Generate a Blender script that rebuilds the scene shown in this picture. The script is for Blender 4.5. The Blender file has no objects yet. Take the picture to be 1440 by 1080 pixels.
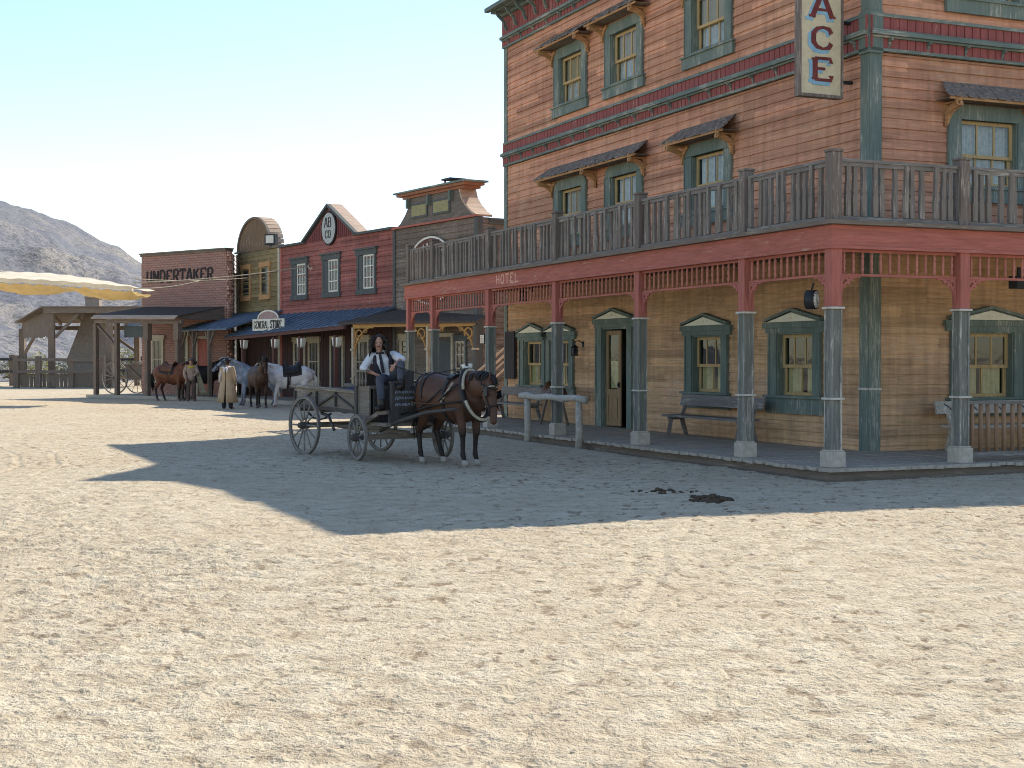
import bpy, math, random
import numpy as np
from mathutils import Vector, Matrix
random.seed(7)
PI = math.pi
R = math.radians
scene = bpy.context.scene
COL = scene.collection

# ------------------------------------------------------------ mesh builder
class MB:
    def __init__(s):
        s.v = []; s.f = []; s.mi = []; s.sm = []; s.cur = 0; s.smooth = False
        s.M = Matrix.Identity(4)
    def add(s, vs, fs, smooth=None):
        o = len(s.v); M = s.M
        s.v.extend([tuple(M @ Vector(p)) for p in vs])
        for f in fs:
            s.f.append(tuple(i + o for i in f)); s.mi.append(s.cur)
            s.sm.append(s.smooth if smooth is None else smooth)
    def box(s, x0, x1, y0, y1, z0, z1):
        if x0 > x1: x0, x1 = x1, x0
        if y0 > y1: y0, y1 = y1, y0
        if z0 > z1: z0, z1 = z1, z0
        s.add([(x0,y0,z0),(x1,y0,z0),(x1,y1,z0),(x0,y1,z0),(x0,y0,z1),(x1,y0,z1),(x1,y1,z1),(x0,y1,z1)],
              [(0,3,2,1),(4,5,6,7),(0,1,5,4),(1,2,6,5),(2,3,7,6),(3,0,4,7)])
    def beam(s, p, q, w, h, up=(0,0,1)):
        p = Vector(p); q = Vector(q); d = (q - p).normalized(); up = Vector(up)
        sx = d.cross(up)
        if sx.length < 1e-4: sx = d.cross(Vector((0,1,0)))
        sx.normalize(); sz = sx.cross(d).normalized()
        a = sx * (w/2); b = sz * (h/2)
        vs = [p-a-b, p+a-b, p+a+b, p-a+b, q-a-b, q+a-b, q+a+b, q-a+b]
        s.add([tuple(v) for v in vs], [(0,3,2,1),(4,5,6,7),(0,1,5,4),(1,2,6,5),(2,3,7,6),(3,0,4,7)])
    def tube(s, pts, rad, n=8, caps=True, flat=1.0, up=(0,0,1)):
        pts = [Vector(p) for p in pts]
        if not isinstance(rad, (list, tuple)): rad = [rad]*len(pts)
        vs = []; fs = []
        up = Vector(up); prev = None
        for i, p in enumerate(pts):
            if i == 0: d = pts[1]-p
            elif i == len(pts)-1: d = p-pts[i-1]
            else: d = (pts[i+1]-p).normalized() + (p-pts[i-1]).normalized()
            if d.length < 1e-9: d = Vector((0,0,1))
            d.normalize()
            if prev is None:
                a = d.cross(up)
                if a.length < 1e-3: a = d.cross(Vector((0,1,0)))
            else:
                a = prev - d*prev.dot(d)
                if a.length < 1e-6: a = d.cross(up)
            a.normalize(); prev = a; b = a.cross(d).normalized()
            r = rad[i]
            if isinstance(r, (tuple, list)): ra, rb = r
            else: ra, rb = r, r*flat
            for k in range(n):
                t = 2*PI*k/n
                vs.append(tuple(p + a*(ra*math.cos(t)) + b*(rb*math.sin(t))))
        for i in range(len(pts)-1):
            for k in range(n):
                k2 = (k+1) % n
                fs.append((i*n+k, i*n+k2, (i+1)*n+k2, (i+1)*n+k))
        if caps:
            fs.append(tuple(range(n-1, -1, -1)))
            m = (len(pts)-1)*n
            fs.append(tuple(range(m, m+n)))
        s.add(vs, fs, True)
    def loft(s, secs, n=16, up=(0,0,1)):
        """secs: list of (point, ra(side), rb(up)); rounded ends added"""
        pts = [Vector(c[0]) for c in secs]
        P = []; RR = []
        def dirn(i):
            if i == 0: return (pts[1]-pts[0]).normalized()
            if i == len(pts)-1: return (pts[-1]-pts[-2]).normalized()
            return ((pts[i+1]-pts[i]).normalized()+(pts[i]-pts[i-1]).normalized()).normalized()
        d0 = dirn(0); r0 = min(secs[0][1], secs[0][2])
        for a in (80, 50, 25):
            P.append(pts[0]-d0*r0*math.sin(R(a))); RR.append((secs[0][1]*math.cos(R(a)), secs[0][2]*math.cos(R(a)), d0))
        for i, c in enumerate(secs):
            P.append(pts[i]); RR.append((c[1], c[2], dirn(i)))
        d1 = dirn(len(pts)-1); r1 = min(secs[-1][1], secs[-1][2])
        for a in (25, 50, 80):
            P.append(pts[-1]+d1*r1*math.sin(R(a))); RR.append((secs[-1][1]*math.cos(R(a)), secs[-1][2]*math.cos(R(a)), d1))
        vs = []; fs = []; up = Vector(up); prev = None
        for p, (ra, rb, d) in zip(P, RR):
            if prev is None:
                a = d.cross(up)
                if a.length < 0.05: a = d.cross(Vector((1,0,0)))
            else:
                a = prev - d*prev.dot(d)
            a.normalize(); prev = a; b = a.cross(d).normalized()
            for k in range(n):
                t = 2*PI*k/n
                vs.append(tuple(p + a*(ra*math.cos(t)) + b*(rb*math.sin(t))))
        for i in range(len(P)-1):
            for k in range(n):
                k2 = (k+1) % n
                fs.append((i*n+k, i*n+k2, (i+1)*n+k2, (i+1)*n+k))
        fs.append(tuple(range(n-1, -1, -1))); m = (len(P)-1)*n
        fs.append(tuple(range(m, m+n)))
        s.add(vs, fs, True)
    def prism(s, poly, y0, y1, plane='xz'):
        """extrude a 2D polygon; plane xz extrudes along y, yz along x, xy along z"""
        n = len(poly)
        def P(a, b, c):
            return (a, c, b) if plane == 'xz' else ((c, a, b) if plane == 'yz' else (a, b, c))
        vs = [P(a, b, y0) for a, b in poly] + [P(a, b, y1) for a, b in poly]
        fs = [tuple(range(n)), tuple(range(2*n-1, n-1, -1))]
        for i in range(n):
            j = (i+1) % n
            fs.append((i, i+n, j+n, j))
        s.add(vs, fs)
    def strip(s, pts2, w, y0, y1, plane='xz'):
        """a band of width w along a 2D polyline, extruded"""
        n = len(pts2); L = []; Rr = []
        for i, (x, z) in enumerate(pts2):
            a = pts2[max(i-1, 0)]; b = pts2[min(i+1, n-1)]
            dx, dz = b[0]-a[0], b[1]-a[1]; l = math.hypot(dx, dz) or 1
            ww = w[i] if isinstance(w, (list, tuple)) else w
            nx, nz = -dz/l*ww/2, dx/l*ww/2
            L.append((x+nx, z+nz)); Rr.append((x-nx, z-nz))
        for i in range(n-1):
            s.prism([L[i], Rr[i], Rr[i+1], L[i+1]], y0, y1, plane)
    def ring(s, cx, cz, r, w, y0, y1, plane='xz', n=12, a0=0, a1=360):
        pts = [(cx+r*math.cos(R(a0+(a1-a0)*i/n)), cz+r*math.sin(R(a0+(a1-a0)*i/n))) for i in range(n+1)]
        s.strip(pts, w, y0, y1, plane)
    def lathe(s, prof, n=12, c=(0,0)):
        vs = []; fs = []
        for r, z in prof:
            for k in range(n):
                t = 2*PI*k/n
                vs.append((c[0]+r*math.cos(t), c[1]+r*math.sin(t), z))
        for i in range(len(prof)-1):
            for k in range(n):
                k2 = (k+1) % n
                fs.append((i*n+k, i*n+k2, (i+1)*n+k2, (i+1)*n+k))
        fs.append(tuple(range(n-1, -1, -1))); m = (len(prof)-1)*n
        fs.append(tuple(range(m, m+n)))
        s.add(vs, fs)
    def mesh(s, name, mats):
        me = bpy.data.meshes.new(name)
        me.from_pydata(s.v, [], s.f)
        if not isinstance(mats, (list, tuple)): mats = [mats]
        for m in mats: me.materials.append(m)
        me.polygons.foreach_set('material_index', s.mi)
        me.polygons.foreach_set('use_smooth', s.sm)
        me.update()
        return me
    def build(s, name, mats, parent=None, bevel=0, loc=None, rot=None, label=None):
        return mkobj(name, s.mesh(name, mats), parent, bevel, loc, rot, label)

def mkobj(name, me, parent=None, bevel=0, loc=None, rot=None, label=None):
    o = bpy.data.objects.new(name, me); COL.objects.link(o)
    if parent: o.parent = parent
    if loc: o.location = loc
    if rot: o.rotation_euler = rot
    if label: o['label'] = label
    if bevel:
        b = o.modifiers.new('bevel', 'BEVEL'); b.width = bevel; b.segments = 2; b.limit_method = 'ANGLE'; b.angle_limit = R(40)
    return o
def empty(name, label, cat, loc=(0,0,0), rotz=0, group=None):
    o = bpy.data.objects.new(name, None); COL.objects.link(o)
    o.location = loc; o.rotation_euler = (0, 0, rotz); o.empty_display_size = .3
    return tag(o, label, cat, group)
def tag(o, label=None, cat=None, group=None, kind=None):
    if label: o['label'] = label
    if cat: o['category'] = cat
    if group: o['group'] = group
    if kind: o['kind'] = kind
    return o
def sub(name, parent, loc=(0,0,0), rot=(0,0,0)):
    o = bpy.data.objects.new(name, None); COL.objects.link(o); o.parent = parent
    o.location = loc; o.rotation_euler = rot; o.empty_display_size = .1
    return o
def copy_tree(o, parent=None):
    kids = list(o.children)
    c = o.copy(); COL.objects.link(c)
    if parent is not None: c.parent = parent
    for ch in kids: copy_tree(ch, c)
    return c
def remeshed(mb, name, mats, voxel=.012, smooth=4, fac=.6):
    """fuse overlapping lofts into one continuous skin"""
    me = mb.mesh(name+'_src', mats); o = bpy.data.objects.new('tmp', me); COL.objects.link(o)
    m = o.modifiers.new('r', 'REMESH'); m.mode = 'VOXEL'; m.voxel_size = voxel; m.use_smooth_shade = True
    sm = o.modifiers.new('s', 'SMOOTH'); sm.iterations = smooth; sm.factor = fac
    dg = bpy.context.evaluated_depsgraph_get()
    out = bpy.data.meshes.new_from_object(o.evaluated_get(dg)); out.name = name
    bpy.data.objects.remove(o); bpy.data.meshes.remove(me)
    out.materials.clear()
    for mm in (mats if isinstance(mats, (list, tuple)) else [mats]): out.materials.append(mm)
    out.polygons.foreach_set('material_index', [0]*len(out.polygons))
    out.polygons.foreach_set('use_smooth', [True]*len(out.polygons))
    return out

# ------------------------------------------------------------ materials
class NT:
    def __init__(s, name):
        s.m = bpy.data.materials.new(name); s.m.use_nodes = True; s.t = s.m.node_tree
        s.b = s.t.nodes['Principled BSDF']; s.out = s.t.nodes['Material Output']
        s.tc = s.n('ShaderNodeTexCoord')
    def n(s, ty, **k):
        nd = s.t.nodes.new(ty)
        for a, v in k.items(): setattr(nd, a, v)
        return nd
    def l(s, a, b): s.t.links.new(a, b)
    def mapping(s, scale=(1,1,1), loc=(0,0,0), rot=(0,0,0), src=None):
        mp = s.n('ShaderNodeMapping'); mp.inputs['Scale'].default_value = scale; mp.inputs['Location'].default_value = loc
        mp.inputs['Rotation'].default_value = rot
        s.l(src or s.tc.outputs['Object'], mp.inputs['Vector']); return mp.outputs[0]
    def noise(s, vec, scale, detail=4, rough=.6, dist=0):
        nn = s.n('ShaderNodeTexNoise'); nn.inputs['Scale'].default_value = scale; nn.inputs['Detail'].default_value = detail
        nn.inputs['Roughness'].default_value = rough; nn.inputs['Distortion'].default_value = dist
        s.l(vec, nn.inputs['Vector']); return nn.outputs['Fac']
    def ramp(s, fac, stops):
        r = s.n('ShaderNodeValToRGB'); e = r.color_ramp.elements
        while len(e) < len(stops): e.new(.5)
        for el, (p, c) in zip(e, stops):
            el.position = p; el.color = (*c, 1) if len(c) == 3 else c
        s.l(fac, r.inputs[0]); return r.outputs[0]
    def mix(s, fac, a, b, mode='MIX'):
        m = s.n('ShaderNodeMix', data_type='RGBA', blend_type=mode)
        for inp, v in ((m.inputs[0], fac), (m.inputs[6], a), (m.inputs[7], b)):
            if hasattr(v, 'links') or hasattr(v, 'is_linked'): s.l(v, inp)
            elif isinstance(v, (tuple, list)): inp.default_value = (*v, 1) if len(v) == 3 else v
            else: inp.default_value = v
        return m.outputs[2]
    def math(s, op, a, b=None, clamp=False):
        m = s.n('ShaderNodeMath', operation=op); m.use_clamp = clamp
        for i, v in enumerate((a, b)):
            if v is None: continue
            if isinstance(v, (int, float)): m.inputs[i].default_value = v
            else: s.l(v, m.inputs[i])
        return m.outputs[0]
    def bump(s, h, strength=.3, dist=.01):
        b = s.n('ShaderNodeBump'); b.inputs['Strength'].default_value = strength; b.inputs['Distance'].default_value = dist
        s.l(h, b.inputs['Height']); s.l(b.outputs[0], s.b.inputs['Normal'])
    def color(s, c): s.l(c, s.b.inputs['Base Color'])
    def rough(s, r): s.b.inputs['Roughness'].default_value = r; return s

def hsv(c, k): return tuple(min(1, x*k) for x in c)
BW = lambda a, b: [(a, (0,0,0)), (b, (1,1,1))]

def wood(name, paint, bare=None, grain='h', wear=.35, board=0, rough=.8, bump=.4, fade=None, boff=0.0, fscale=1.0, bvar=.5):
    """weathered (painted) wood. grain h: along x/y, v: along z. board: lap board height for per-board tint"""
    t = NT(name)
    oi = t.n('ShaderNodeObjectInfo'); va = t.n('ShaderNodeVectorMath', operation='ADD'); cbo = t.n('ShaderNodeCombineXYZ')
    rv = t.math('MULTIPLY', oi.outputs['Random'], 37.0)
    for i_ in range(3): t.l(rv, cbo.inputs[i_])
    t.l(t.tc.outputs['Object'], va.inputs[0]); t.l(cbo.outputs[0], va.inputs[1]); ov = va.outputs[0]
    sc = (2.2, 2.2, 30) if grain == 'h' else (26, 26, 2.0)
    if grain == 'a': sc = (14, 14, 14)
    g = t.noise(t.mapping(sc, src=ov), 1.0, 5, .65, .4)
    big = t.noise(t.mapping((.8, .8, 1.3) if grain == 'h' else (1.5, 1.5, .7), src=ov), 1.1*fscale, 4, .6)
    col = t.mix(t.ramp(g, BW(.25, .8)), hsv(paint, .62), hsv(paint, 1.28))
    if fade: col = t.mix(t.ramp(big, BW(.38, .68)), col, t.mix(.6, fade, col, 'MIX'))
    if bare:
        w = t.noise(t.mapping(sc, (3.1, 7, 2), src=ov), 1.4, 6, .7, .6)
        w2 = t.math('MULTIPLY', w, t.math('ADD', big, .5))
        lo = .78 - wear*.5
        msk = t.ramp(w2, [(lo, (0,0,0)), (lo+.07, (1,1,1))])
        col = t.mix(msk, col, t.mix(g, hsv(bare, .6), hsv(bare, 1.35)))
    if board:
        sx = t.n('ShaderNodeSeparateXYZ'); t.l(t.tc.outputs['Object'], sx.inputs[0])
        fl = t.math('FLOOR', t.math('DIVIDE', t.math('ADD', sx.outputs[2], boff), board))
        along = t.math('FLOOR', t.math('DIVIDE', t.math('ADD', t.math('ADD', sx.outputs[0], sx.outputs[1]), t.math('MULTIPLY', fl, 1.37)), 3.3))
        wn = t.n('ShaderNodeTexWhiteNoise', noise_dimensions='2D'); cb = t.n('ShaderNodeCombineXYZ')
        t.l(fl, cb.inputs[0]); t.l(along, cb.inputs[1]); t.l(cb.outputs[0], wn.inputs['Vector'])
        v = t.math('ADD', t.math('MULTIPLY', wn.outputs['Value'], bvar), 1-bvar/2)
        st_ = t.noise(t.mapping((5, 5, .55)), 1.3, 4, .65)
        v = t.math('MULTIPLY', v, t.math('ADD', t.math('MULTIPLY', t.ramp(st_, BW(.3, .62)), .28), .76))
        hs = t.n('ShaderNodeHueSaturation'); t.l(v, hs.inputs['Value']); t.l(col, hs.inputs['Color']); col = hs.outputs[0]
    t.color(col); t.rough(rough); t.bump(g, bump, .006)
    t.b.inputs['Specular IOR Level'].default_value = .25
    return t.m

def plain(name, c, rough=.7, metal=0, var=.35, scale=9, bump=.15, spec=.3):
    t = NT(name)
    g = t.noise(t.mapping(), scale, 5, .65)
    t.color(t.mix(t.ramp(g, BW(.25, .75)), hsv(c, 1-var), hsv(c, 1+var))); t.rough(rough)
    t.b.inputs['Metallic'].default_value = metal; t.b.inputs['Specular IOR Level'].default_value = spec
    if bump: t.bump(g, bump, .01)
    return t.m

def glass(name, tint=(.02,.025,.03), refl=.6):
    t = NT(name); tr = t.n('ShaderNodeBsdfTransparent'); gl = t.n('ShaderNodeBsdfGlossy'); mx = t.n('ShaderNodeMixShader')
    tr.inputs[0].default_value = (.88, .9, .88, 1); gl.inputs['Roughness'].default_value = .04
    gl.inputs[0].default_value = (.9, .95, 1, 1)
    lw = t.n('ShaderNodeLayerWeight'); lw.inputs[0].default_value = .35
    f = t.math('ADD', t.math('MULTIPLY', lw.outputs['Fresnel'], refl), .04)
    ge = t.n('ShaderNodeNewGeometry'); f = t.math('MULTIPLY', f, t.math('SUBTRACT', 1.0, ge.outputs['Backfacing']))
    nz = t.noise(t.mapping(), 2.5, 2); b = t.n('ShaderNodeBump'); b.inputs['Strength'].default_value = .12; b.inputs['Distance'].default_value = .02
    t.l(nz, b.inputs['Height']); t.l(b.outputs[0], gl.inputs['Normal'])
    t.l(f, mx.inputs[0]); t.l(tr.outputs[0], mx.inputs[1]); t.l(gl.outputs[0], mx.inputs[2])
    t.l(mx.outputs[0], t.out.inputs[0]); return t.m

M = {}
M['siding_up'] = wood('siding_up', (.60,.28,.17), (.58,.40,.28), wear=.27, board=.172, fade=(.64,.37,.21))
M['siding_low'] = wood('siding_low', (.60,.37,.20), (.54,.42,.29), wear=.3, board=.172, fade=(.56,.31,.2))
M['teal'] = wood('teal_paint', (.145,.185,.16), (.40,.38,.31), grain='v', wear=.40, fade=(.27,.29,.22))
M['bead'] = wood('post_bead', (.24,.235,.2), (.55,.49,.40), grain='v', wear=.48)
M['teal_h'] = wood('teal_paint_h', (.145,.185,.165), (.38,.36,.30), grain='h', wear=.42, fade=(.26,.28,.21))
M['teal_post'] = wood('teal_post', (.175,.175,.145), (.42,.37,.30), grain='v', wear=.38, fade=(.24,.23,.19))
M['red'] = wood('red_paint', (.45,.15,.11), (.52,.30,.22), grain='h', wear=.33, fade=(.34,.09,.065))
M['red_v'] = wood('red_paint_v', (.44,.145,.11), (.52,.28,.21), grain='v', wear=.18)
M['frieze'] = wood('frieze_red', (.30,.09,.08), (.42,.25,.2), grain='v', wear=.32)
M['grey_v'] = wood('grey_wood_v', (.185,.145,.12), (.36,.30,.24), grain='v', wear=.46)
M['grey_h'] = wood('grey_wood_h', (.21,.185,.165), (.37,.34,.29), grain='h', wear=.42)
M['deck'] = wood('deck_wood', (.43,.37,.30), (.54,.48,.40), grain='a', wear=.3, bump=.5)
M['cream'] = wood('cream_sash', (.52,.36,.17), (.42,.32,.2), grain='v', wear=.15)
M['cream_panel'] = plain('cream_panel', (.82,.76,.58), var=.12)
M['ochre'] = wood('ochre_trim', (.5,.27,.12), (.4,.26,.15), grain='h', wear=.2)
M['shingle'] = wood('shingle_grey', (.22,.175,.145), (.40,.33,.27), grain='a', wear=.35, rough=.9)
M['white_trim'] = plain('white_trim', (.55,.5,.42), var=.3)
M['capital'] = plain('base_stone', (.46,.40,.32), var=.25)
M['blind'] = plain('tan_blind', (.5,.4,.24), var=.12, scale=3)
M['lace'] = plain('lace_curtain', (.58,.57,.56), var=.3, scale=14)
M['cafe'] = plain('yellow_curtain', (.66,.57,.32), var=.25, scale=7)
M['glass'] = glass('window_glass', refl=.4)
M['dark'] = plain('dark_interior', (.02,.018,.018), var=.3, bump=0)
M['roof_felt'] = plain('roof_felt', (.06,.055,.05), rough=.95)
M['black'] = plain('black_iron', (.02,.02,.022), rough=.5, var=.3)
M['iron'] = plain('worn_iron', (.09,.085,.08), rough=.45, metal=.6)
M['door_wood'] = wood('door_wood', (.34,.22,.12), (.36,.28,.18), grain='v', wear=.2)
M['dark_green'] = wood('dark_panel', (.045,.04,.04), (.1,.09,.08), grain='v', wear=.15)
M['old_wood'] = wood('old_wood', (.20,.155,.12), (.32,.26,.2), grain='h', wear=.35)
M['old_wood_v'] = wood('old_wood_v', (.21,.155,.115), (.33,.26,.2), grain='v', wear=.35)
M['pale_log'] = wood('pale_log', (.46,.41,.34), (.60,.55,.47), grain='a', wear=.35, bump=.7)

# ------------------------------------------------------------ lettering: slab strokes, built as thin solids
GL = {
 'A': [[(0,0),(.42,1)],[(.58,1),(1,0)],[(.2,.36),(.8,.36)],[(.3,1),(.7,1)]],
 'B': [[(.12,0),(.12,1)],[(.12,1),(.7,1),(.86,.87),(.86,.65),(.7,.53),(.12,.53)],[(.7,.53),(.95,.4),(.95,.13),(.78,0),(.12,0)]],
 'C': [[(.95,.72),(.85,.93),(.55,1),(.25,.92),(.07,.7),(.07,.3),(.25,.08),(.55,0),(.85,.07),(.95,.28)]],
 'D': [[(.12,0),(.12,1)],[(.12,1),(.6,1),(.92,.75),(.92,.25),(.6,0),(.12,0)]],
 'E': [[(.15,0),(.15,1)],[(.15,1),(.92,1),(.92,.8)],[(.15,.52),(.65,.52)],[(.15,0),(.95,0),(.95,.22)]],
 'G': [[(.92,.75),(.8,.93),(.5,1),(.2,.9),(.07,.65),(.07,.3),(.25,.06),(.55,0),(.9,.1),(.9,.45),(.6,.45)]],
 'H': [[(.12,0),(.12,1)],[(.88,0),(.88,1)],[(.12,.5),(.88,.5)]],
 'K': [[(.12,0),(.12,1)],[(.12,.42),(.85,1)],[(.4,.6),(.95,0)]],
 'L': [[(.15,1),(.15,0),(.92,0),(.92,.2)]],
 'N': [[(.1,0),(.1,1)],[(.1,1),(.9,0)],[(.9,0),(.9,1)]],
 'O': [[(.5,0),(.2,.08),(.06,.35),(.06,.65),(.2,.92),(.5,1),(.8,.92),(.94,.65),(.94,.35),(.8,.08),(.5,0)]],
 'R': [[(.12,0),(.12,1)],[(.12,1),(.7,1),(.9,.85),(.9,.63),(.7,.5),(.12,.5)],[(.5,.5),(.95,0)]],
 'S': [[(.9,.75),(.75,.96),(.45,1),(.15,.9),(.1,.7),(.25,.56),(.72,.44),(.9,.28),(.82,.08),(.5,0),(.2,.04),(.07,.25)]],
 'T': [[(.5,0),(.5,1)],[(.03,.8),(.03,1),(.97,1),(.97,.8)]],
 'U': [[(.12,1),(.12,.25),(.3,.03),(.65,.03),(.88,.25)],[(.88,0),(.88,1)]],
}
def letters(mb, text, x0, z0, w, h, gap, y0, y1, thick=.16, thin=.08, serif=.12, jitter=0, slant=0):
    x = x0; rnd = random.Random(len(text))
    for ch in text:
        if ch == ' ': x += w*.6; continue
        dz = rnd.uniform(-jitter, jitter)*h
        for k, line in enumerate(GL[ch]):
            pts = [(x + p[0]*w + slant*p[1]*h, z0+dz + p[1]*h) for p in line]
            ws = []
            for i in range(len(pts)):
                a = pts[max(i-1, 0)]; b = pts[min(i+1, len(pts)-1)]
                v = abs(b[1]-a[1])/(math.hypot(b[0]-a[0], b[1]-a[1]) + 1e-6)
                ws.append(h*(thin + (thick-thin)*v))
            yy = y0 - .0015*k if y0 < y1 else y0 + .0015*k
            mb.strip(pts, ws, yy, y1)
            if len(line) == 2 and serif:
                for p, q in ((pts[0], pts[1]), (pts[1], pts[0])):
                    if abs(p[1]-q[1]) > .5*h:
                        zc = p[1] + (thin*h*.4 if p[1] < q[1] else -thin*h*.4)
                        mb.strip([(p[0]-serif*h, zc), (p[0]+serif*h, zc)], thin*h*.9, yy-.0008, y1)
        x += w + gap
# ============================================================ HOTEL
HA = math.atan2(.393, .919)
hotel = empty('hotel', 'three-storey salmon clapboard hotel with teal trim, wraparound porch and grey balcony', 'hotel', (5.97, 23.8, 0), HA)
PITCH = .172
def lap(mb, L, z0, z1, openings=(), pitch=PITCH, y=0.0, x0=0.0, rnd=random.Random(3), proud=.024):
    """lap boards along local x (x0..L); outward is -y"""
    nrow = int(math.ceil((z1-z0)/pitch - 1e-6))
    for r in range(nrow):
        a = z0 + r*pitch; b = min(a+pitch, z1)
        cuts = [(x0, L)]
        for (u0, u1, w0, w1) in openings:
            if w0 < b-.01 and w1 > a+.01:
                new = []
                for (p, q) in cuts:
                    if u1 <= p or u0 >= q: new.append((p, q)); continue
                    if u0 > p: new.append((p, u0))
                    if u1 < q: new.append((u1, q))
                cuts = new
        for (p, q) in cuts:
            x = p
            while x < q - 1e-6:
                e = min(q, x + rnd.uniform(2.2, 4.2))
                if q - e < .5: e = q
                j = rnd.uniform(-.004, .004); d = proud + rnd.uniform(-.004, .004); g = .003 if e < q else 0
                gz = .016
                vs = [(x, y-d+j, a+gz), (e-g, y-d+j, a+gz), (e-g, y-.006, b), (x, y-.006, b), (x, y, a+gz), (e-g, y, a+gz)]
                mb.add(vs, [(0,1,2,3), (4,5,1,0)])
                x = e
    # backing sheet with the same openings
    xs = sorted(set([x0, L] + [v for o in openings for v in (o[0], o[1])]))
    zs = sorted(set([z0, z1] + [v for o in openings for v in (o[2], o[3])]))
    for i in range(len(xs)-1):
        for k in range(len(zs)-1):
            cx = (xs[i]+xs[i+1])/2; cz = (zs[k]+zs[k+1])/2
            if cz < z0 or cz > z1: continue
            if any(o[0] < cx < o[1] and o[2] < cz < o[3] for o in openings): continue
            mb.add([(xs[i], y+.002, zs[k]), (xs[i+1], y+.002, zs[k]), (xs[i+1], y+.002, zs[k+1]), (xs[i], y+.002, zs[k+1])], [(0,1,2,3)])

# frames of the two facades: left wall runs away from the corner (viewer-left), right wall to the right
FL = Matrix(((0, 1, 0, 0), (-1, 0, 0, 0), (0, 0, 1, 0), (0, 0, 0, 1)))     # local (x,y) -> hotel (y, -x): x to viewer right, y into the wall
FLrot = (0, 0, -PI/2)
LEN = 15.6; WID = 12.0; DK = .153; ZB = 3.62; ZC = 10.0; ZTOP = 11.05
UW, UH = 1.25, 1.18      # opening of upper windows
GW, GH = 1.14, 1.14
upL = [11.53, 8.76, 5.14]
gl = [2.1, 5.18]; twin = [13.75, 12.15]
door_s = 9.2
def op(s, w, z0, h): return (s-w/2, s+w/2, z0, z0+h)
# left wall, in frame x = -s
oL = [op(-s, UW, 4.70, UH) for s in upL] + [op(-s, UW, 7.92, UH) for s in upL]
oG = [op(-s, GW, 1.04, GH) for s in gl+twin] + [(-door_s-.62, -door_s+.62, DK, 2.42)]
oR = [op(s, UW, 4.70, UH) for s in (2.5, 6.2)] + [op(s, UW, 7.92, UH) for s in (2.5, 6.2)]
oRG = [op(s, GW, 1.04, GH) for s in (2.5, 6.2)]
mb = MB(); mb.M = FL; lap(mb, 0, 3.5, 6.83, oL[:3], x0=-LEN); lap(mb, 0, 7.45, 10.0, oL[3:], x0=-LEN)
mb.M = Matrix.Identity(4); lap(mb, WID, 3.5, 6.83, oR[:2]); lap(mb, WID, 7.45, 10.0, oR[2:])
# end and back walls
mb.M = Matrix.Translation((0, LEN, 0)) @ Matrix.Rotation(PI, 4, 'Z'); lap(mb, 0, .02, 10.0, x0=-WID)
mb.M = Matrix.Translation((WID, 0, 0)) @ Matrix.Rotation(PI/2, 4, 'Z'); lap(mb, LEN, .02, 10.0)
mb.build('upper_wall', M['siding_up'], hotel)
mb = MB(); mb.M = FL; lap(mb, 0, DK-.1, 3.5, oG, x0=-LEN)
mb.M = Matrix.Identity(4); lap(mb, WID, DK-.1, 3.5, oRG)
mb.build('lower_wall', M['siding_low'], hotel)
# interior: dark liner boxes (floors, inner walls)
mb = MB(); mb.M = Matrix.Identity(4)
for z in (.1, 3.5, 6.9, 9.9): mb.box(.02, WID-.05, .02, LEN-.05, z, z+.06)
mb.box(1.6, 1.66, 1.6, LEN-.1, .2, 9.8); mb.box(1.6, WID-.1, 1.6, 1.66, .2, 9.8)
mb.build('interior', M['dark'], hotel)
# roof & parapet / pediment on the left front
mb = MB(); mb.box(-.05, WID, -.05, LEN, 10.9, 10.98); mb.build('roof', M['roof_felt'], hotel)
mb = MB(); mb.prism([(3.0, 11.06), (12, 11.06), (12, 12.1), (7.5, 11.9)], -.42, -.1); mb.build('pediment', M['frieze'], hotel)  # unseen raised parapet on the right front, added to shape the street shadow
mb = MB()
mb.prism([(4.2, 11.06), (9.9, 11.06), (9.0, 11.5), (7.85, 12.75), (6.6, 11.5)], -.42, -.1, 'yz')
mb.build('pediment', M['frieze'], hotel)

# frieze bands: vertical boarded red band between mouldings, brackets below
def band(mr, mt, L0, L1, z, h1, h2, out, k):
    # upper board band z..z+h1 ; moulding ; lower band below
    mr.box(L0, L1, -.045, .0, z-h2, z+h1)
    n = int((L1-L0)/.17)
    for i in range(n+1):
        x = L0 + i*(L1-L0)/n
        mr.box(x-.075, x+.075, -.06, -.045, z-h2, z+h1)
    mt.box(L0, L1, -.17*out, 0, z-.035, z+.035); mt.box(L0, L1, -.12*out, 0, z+.0352, z+.065); mt.box(L0, L1, -.11*out, 0, z-.07, z-.0352)
    mt.box(L0, L1, -.09, 0, z+h1-.01, z+h1+.045); mt.box(L0, L1, -.085, 0, z-h2-.04, z-h2+.01)
    n = int(abs(L1-L0)/.78)
    for i in range(n):
        x = L0 + (i+.5)*(L1-L0)/n
        mt.prism([(-.061, z-.22), (-.061, z-.071), (-.16, z-.071), (-.15, z-.11), (-.09, z-.13)], x-.02, x+.02, 'yz')
mr = MB(); mt = MB()
for F, a, b in ((FL, -LEN, .06), (Matrix.Identity(4), -.06, WID)):
    mr.M = F; mt.M = F
    band(mr, mt, a, b, 7.13, .29, .25, 1, 0)
mr.build('frieze_band', M['frieze'], hotel); mt.build('band_moulding', M['teal_h'], hotel)
mr = MB(); mt = MB()
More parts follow.
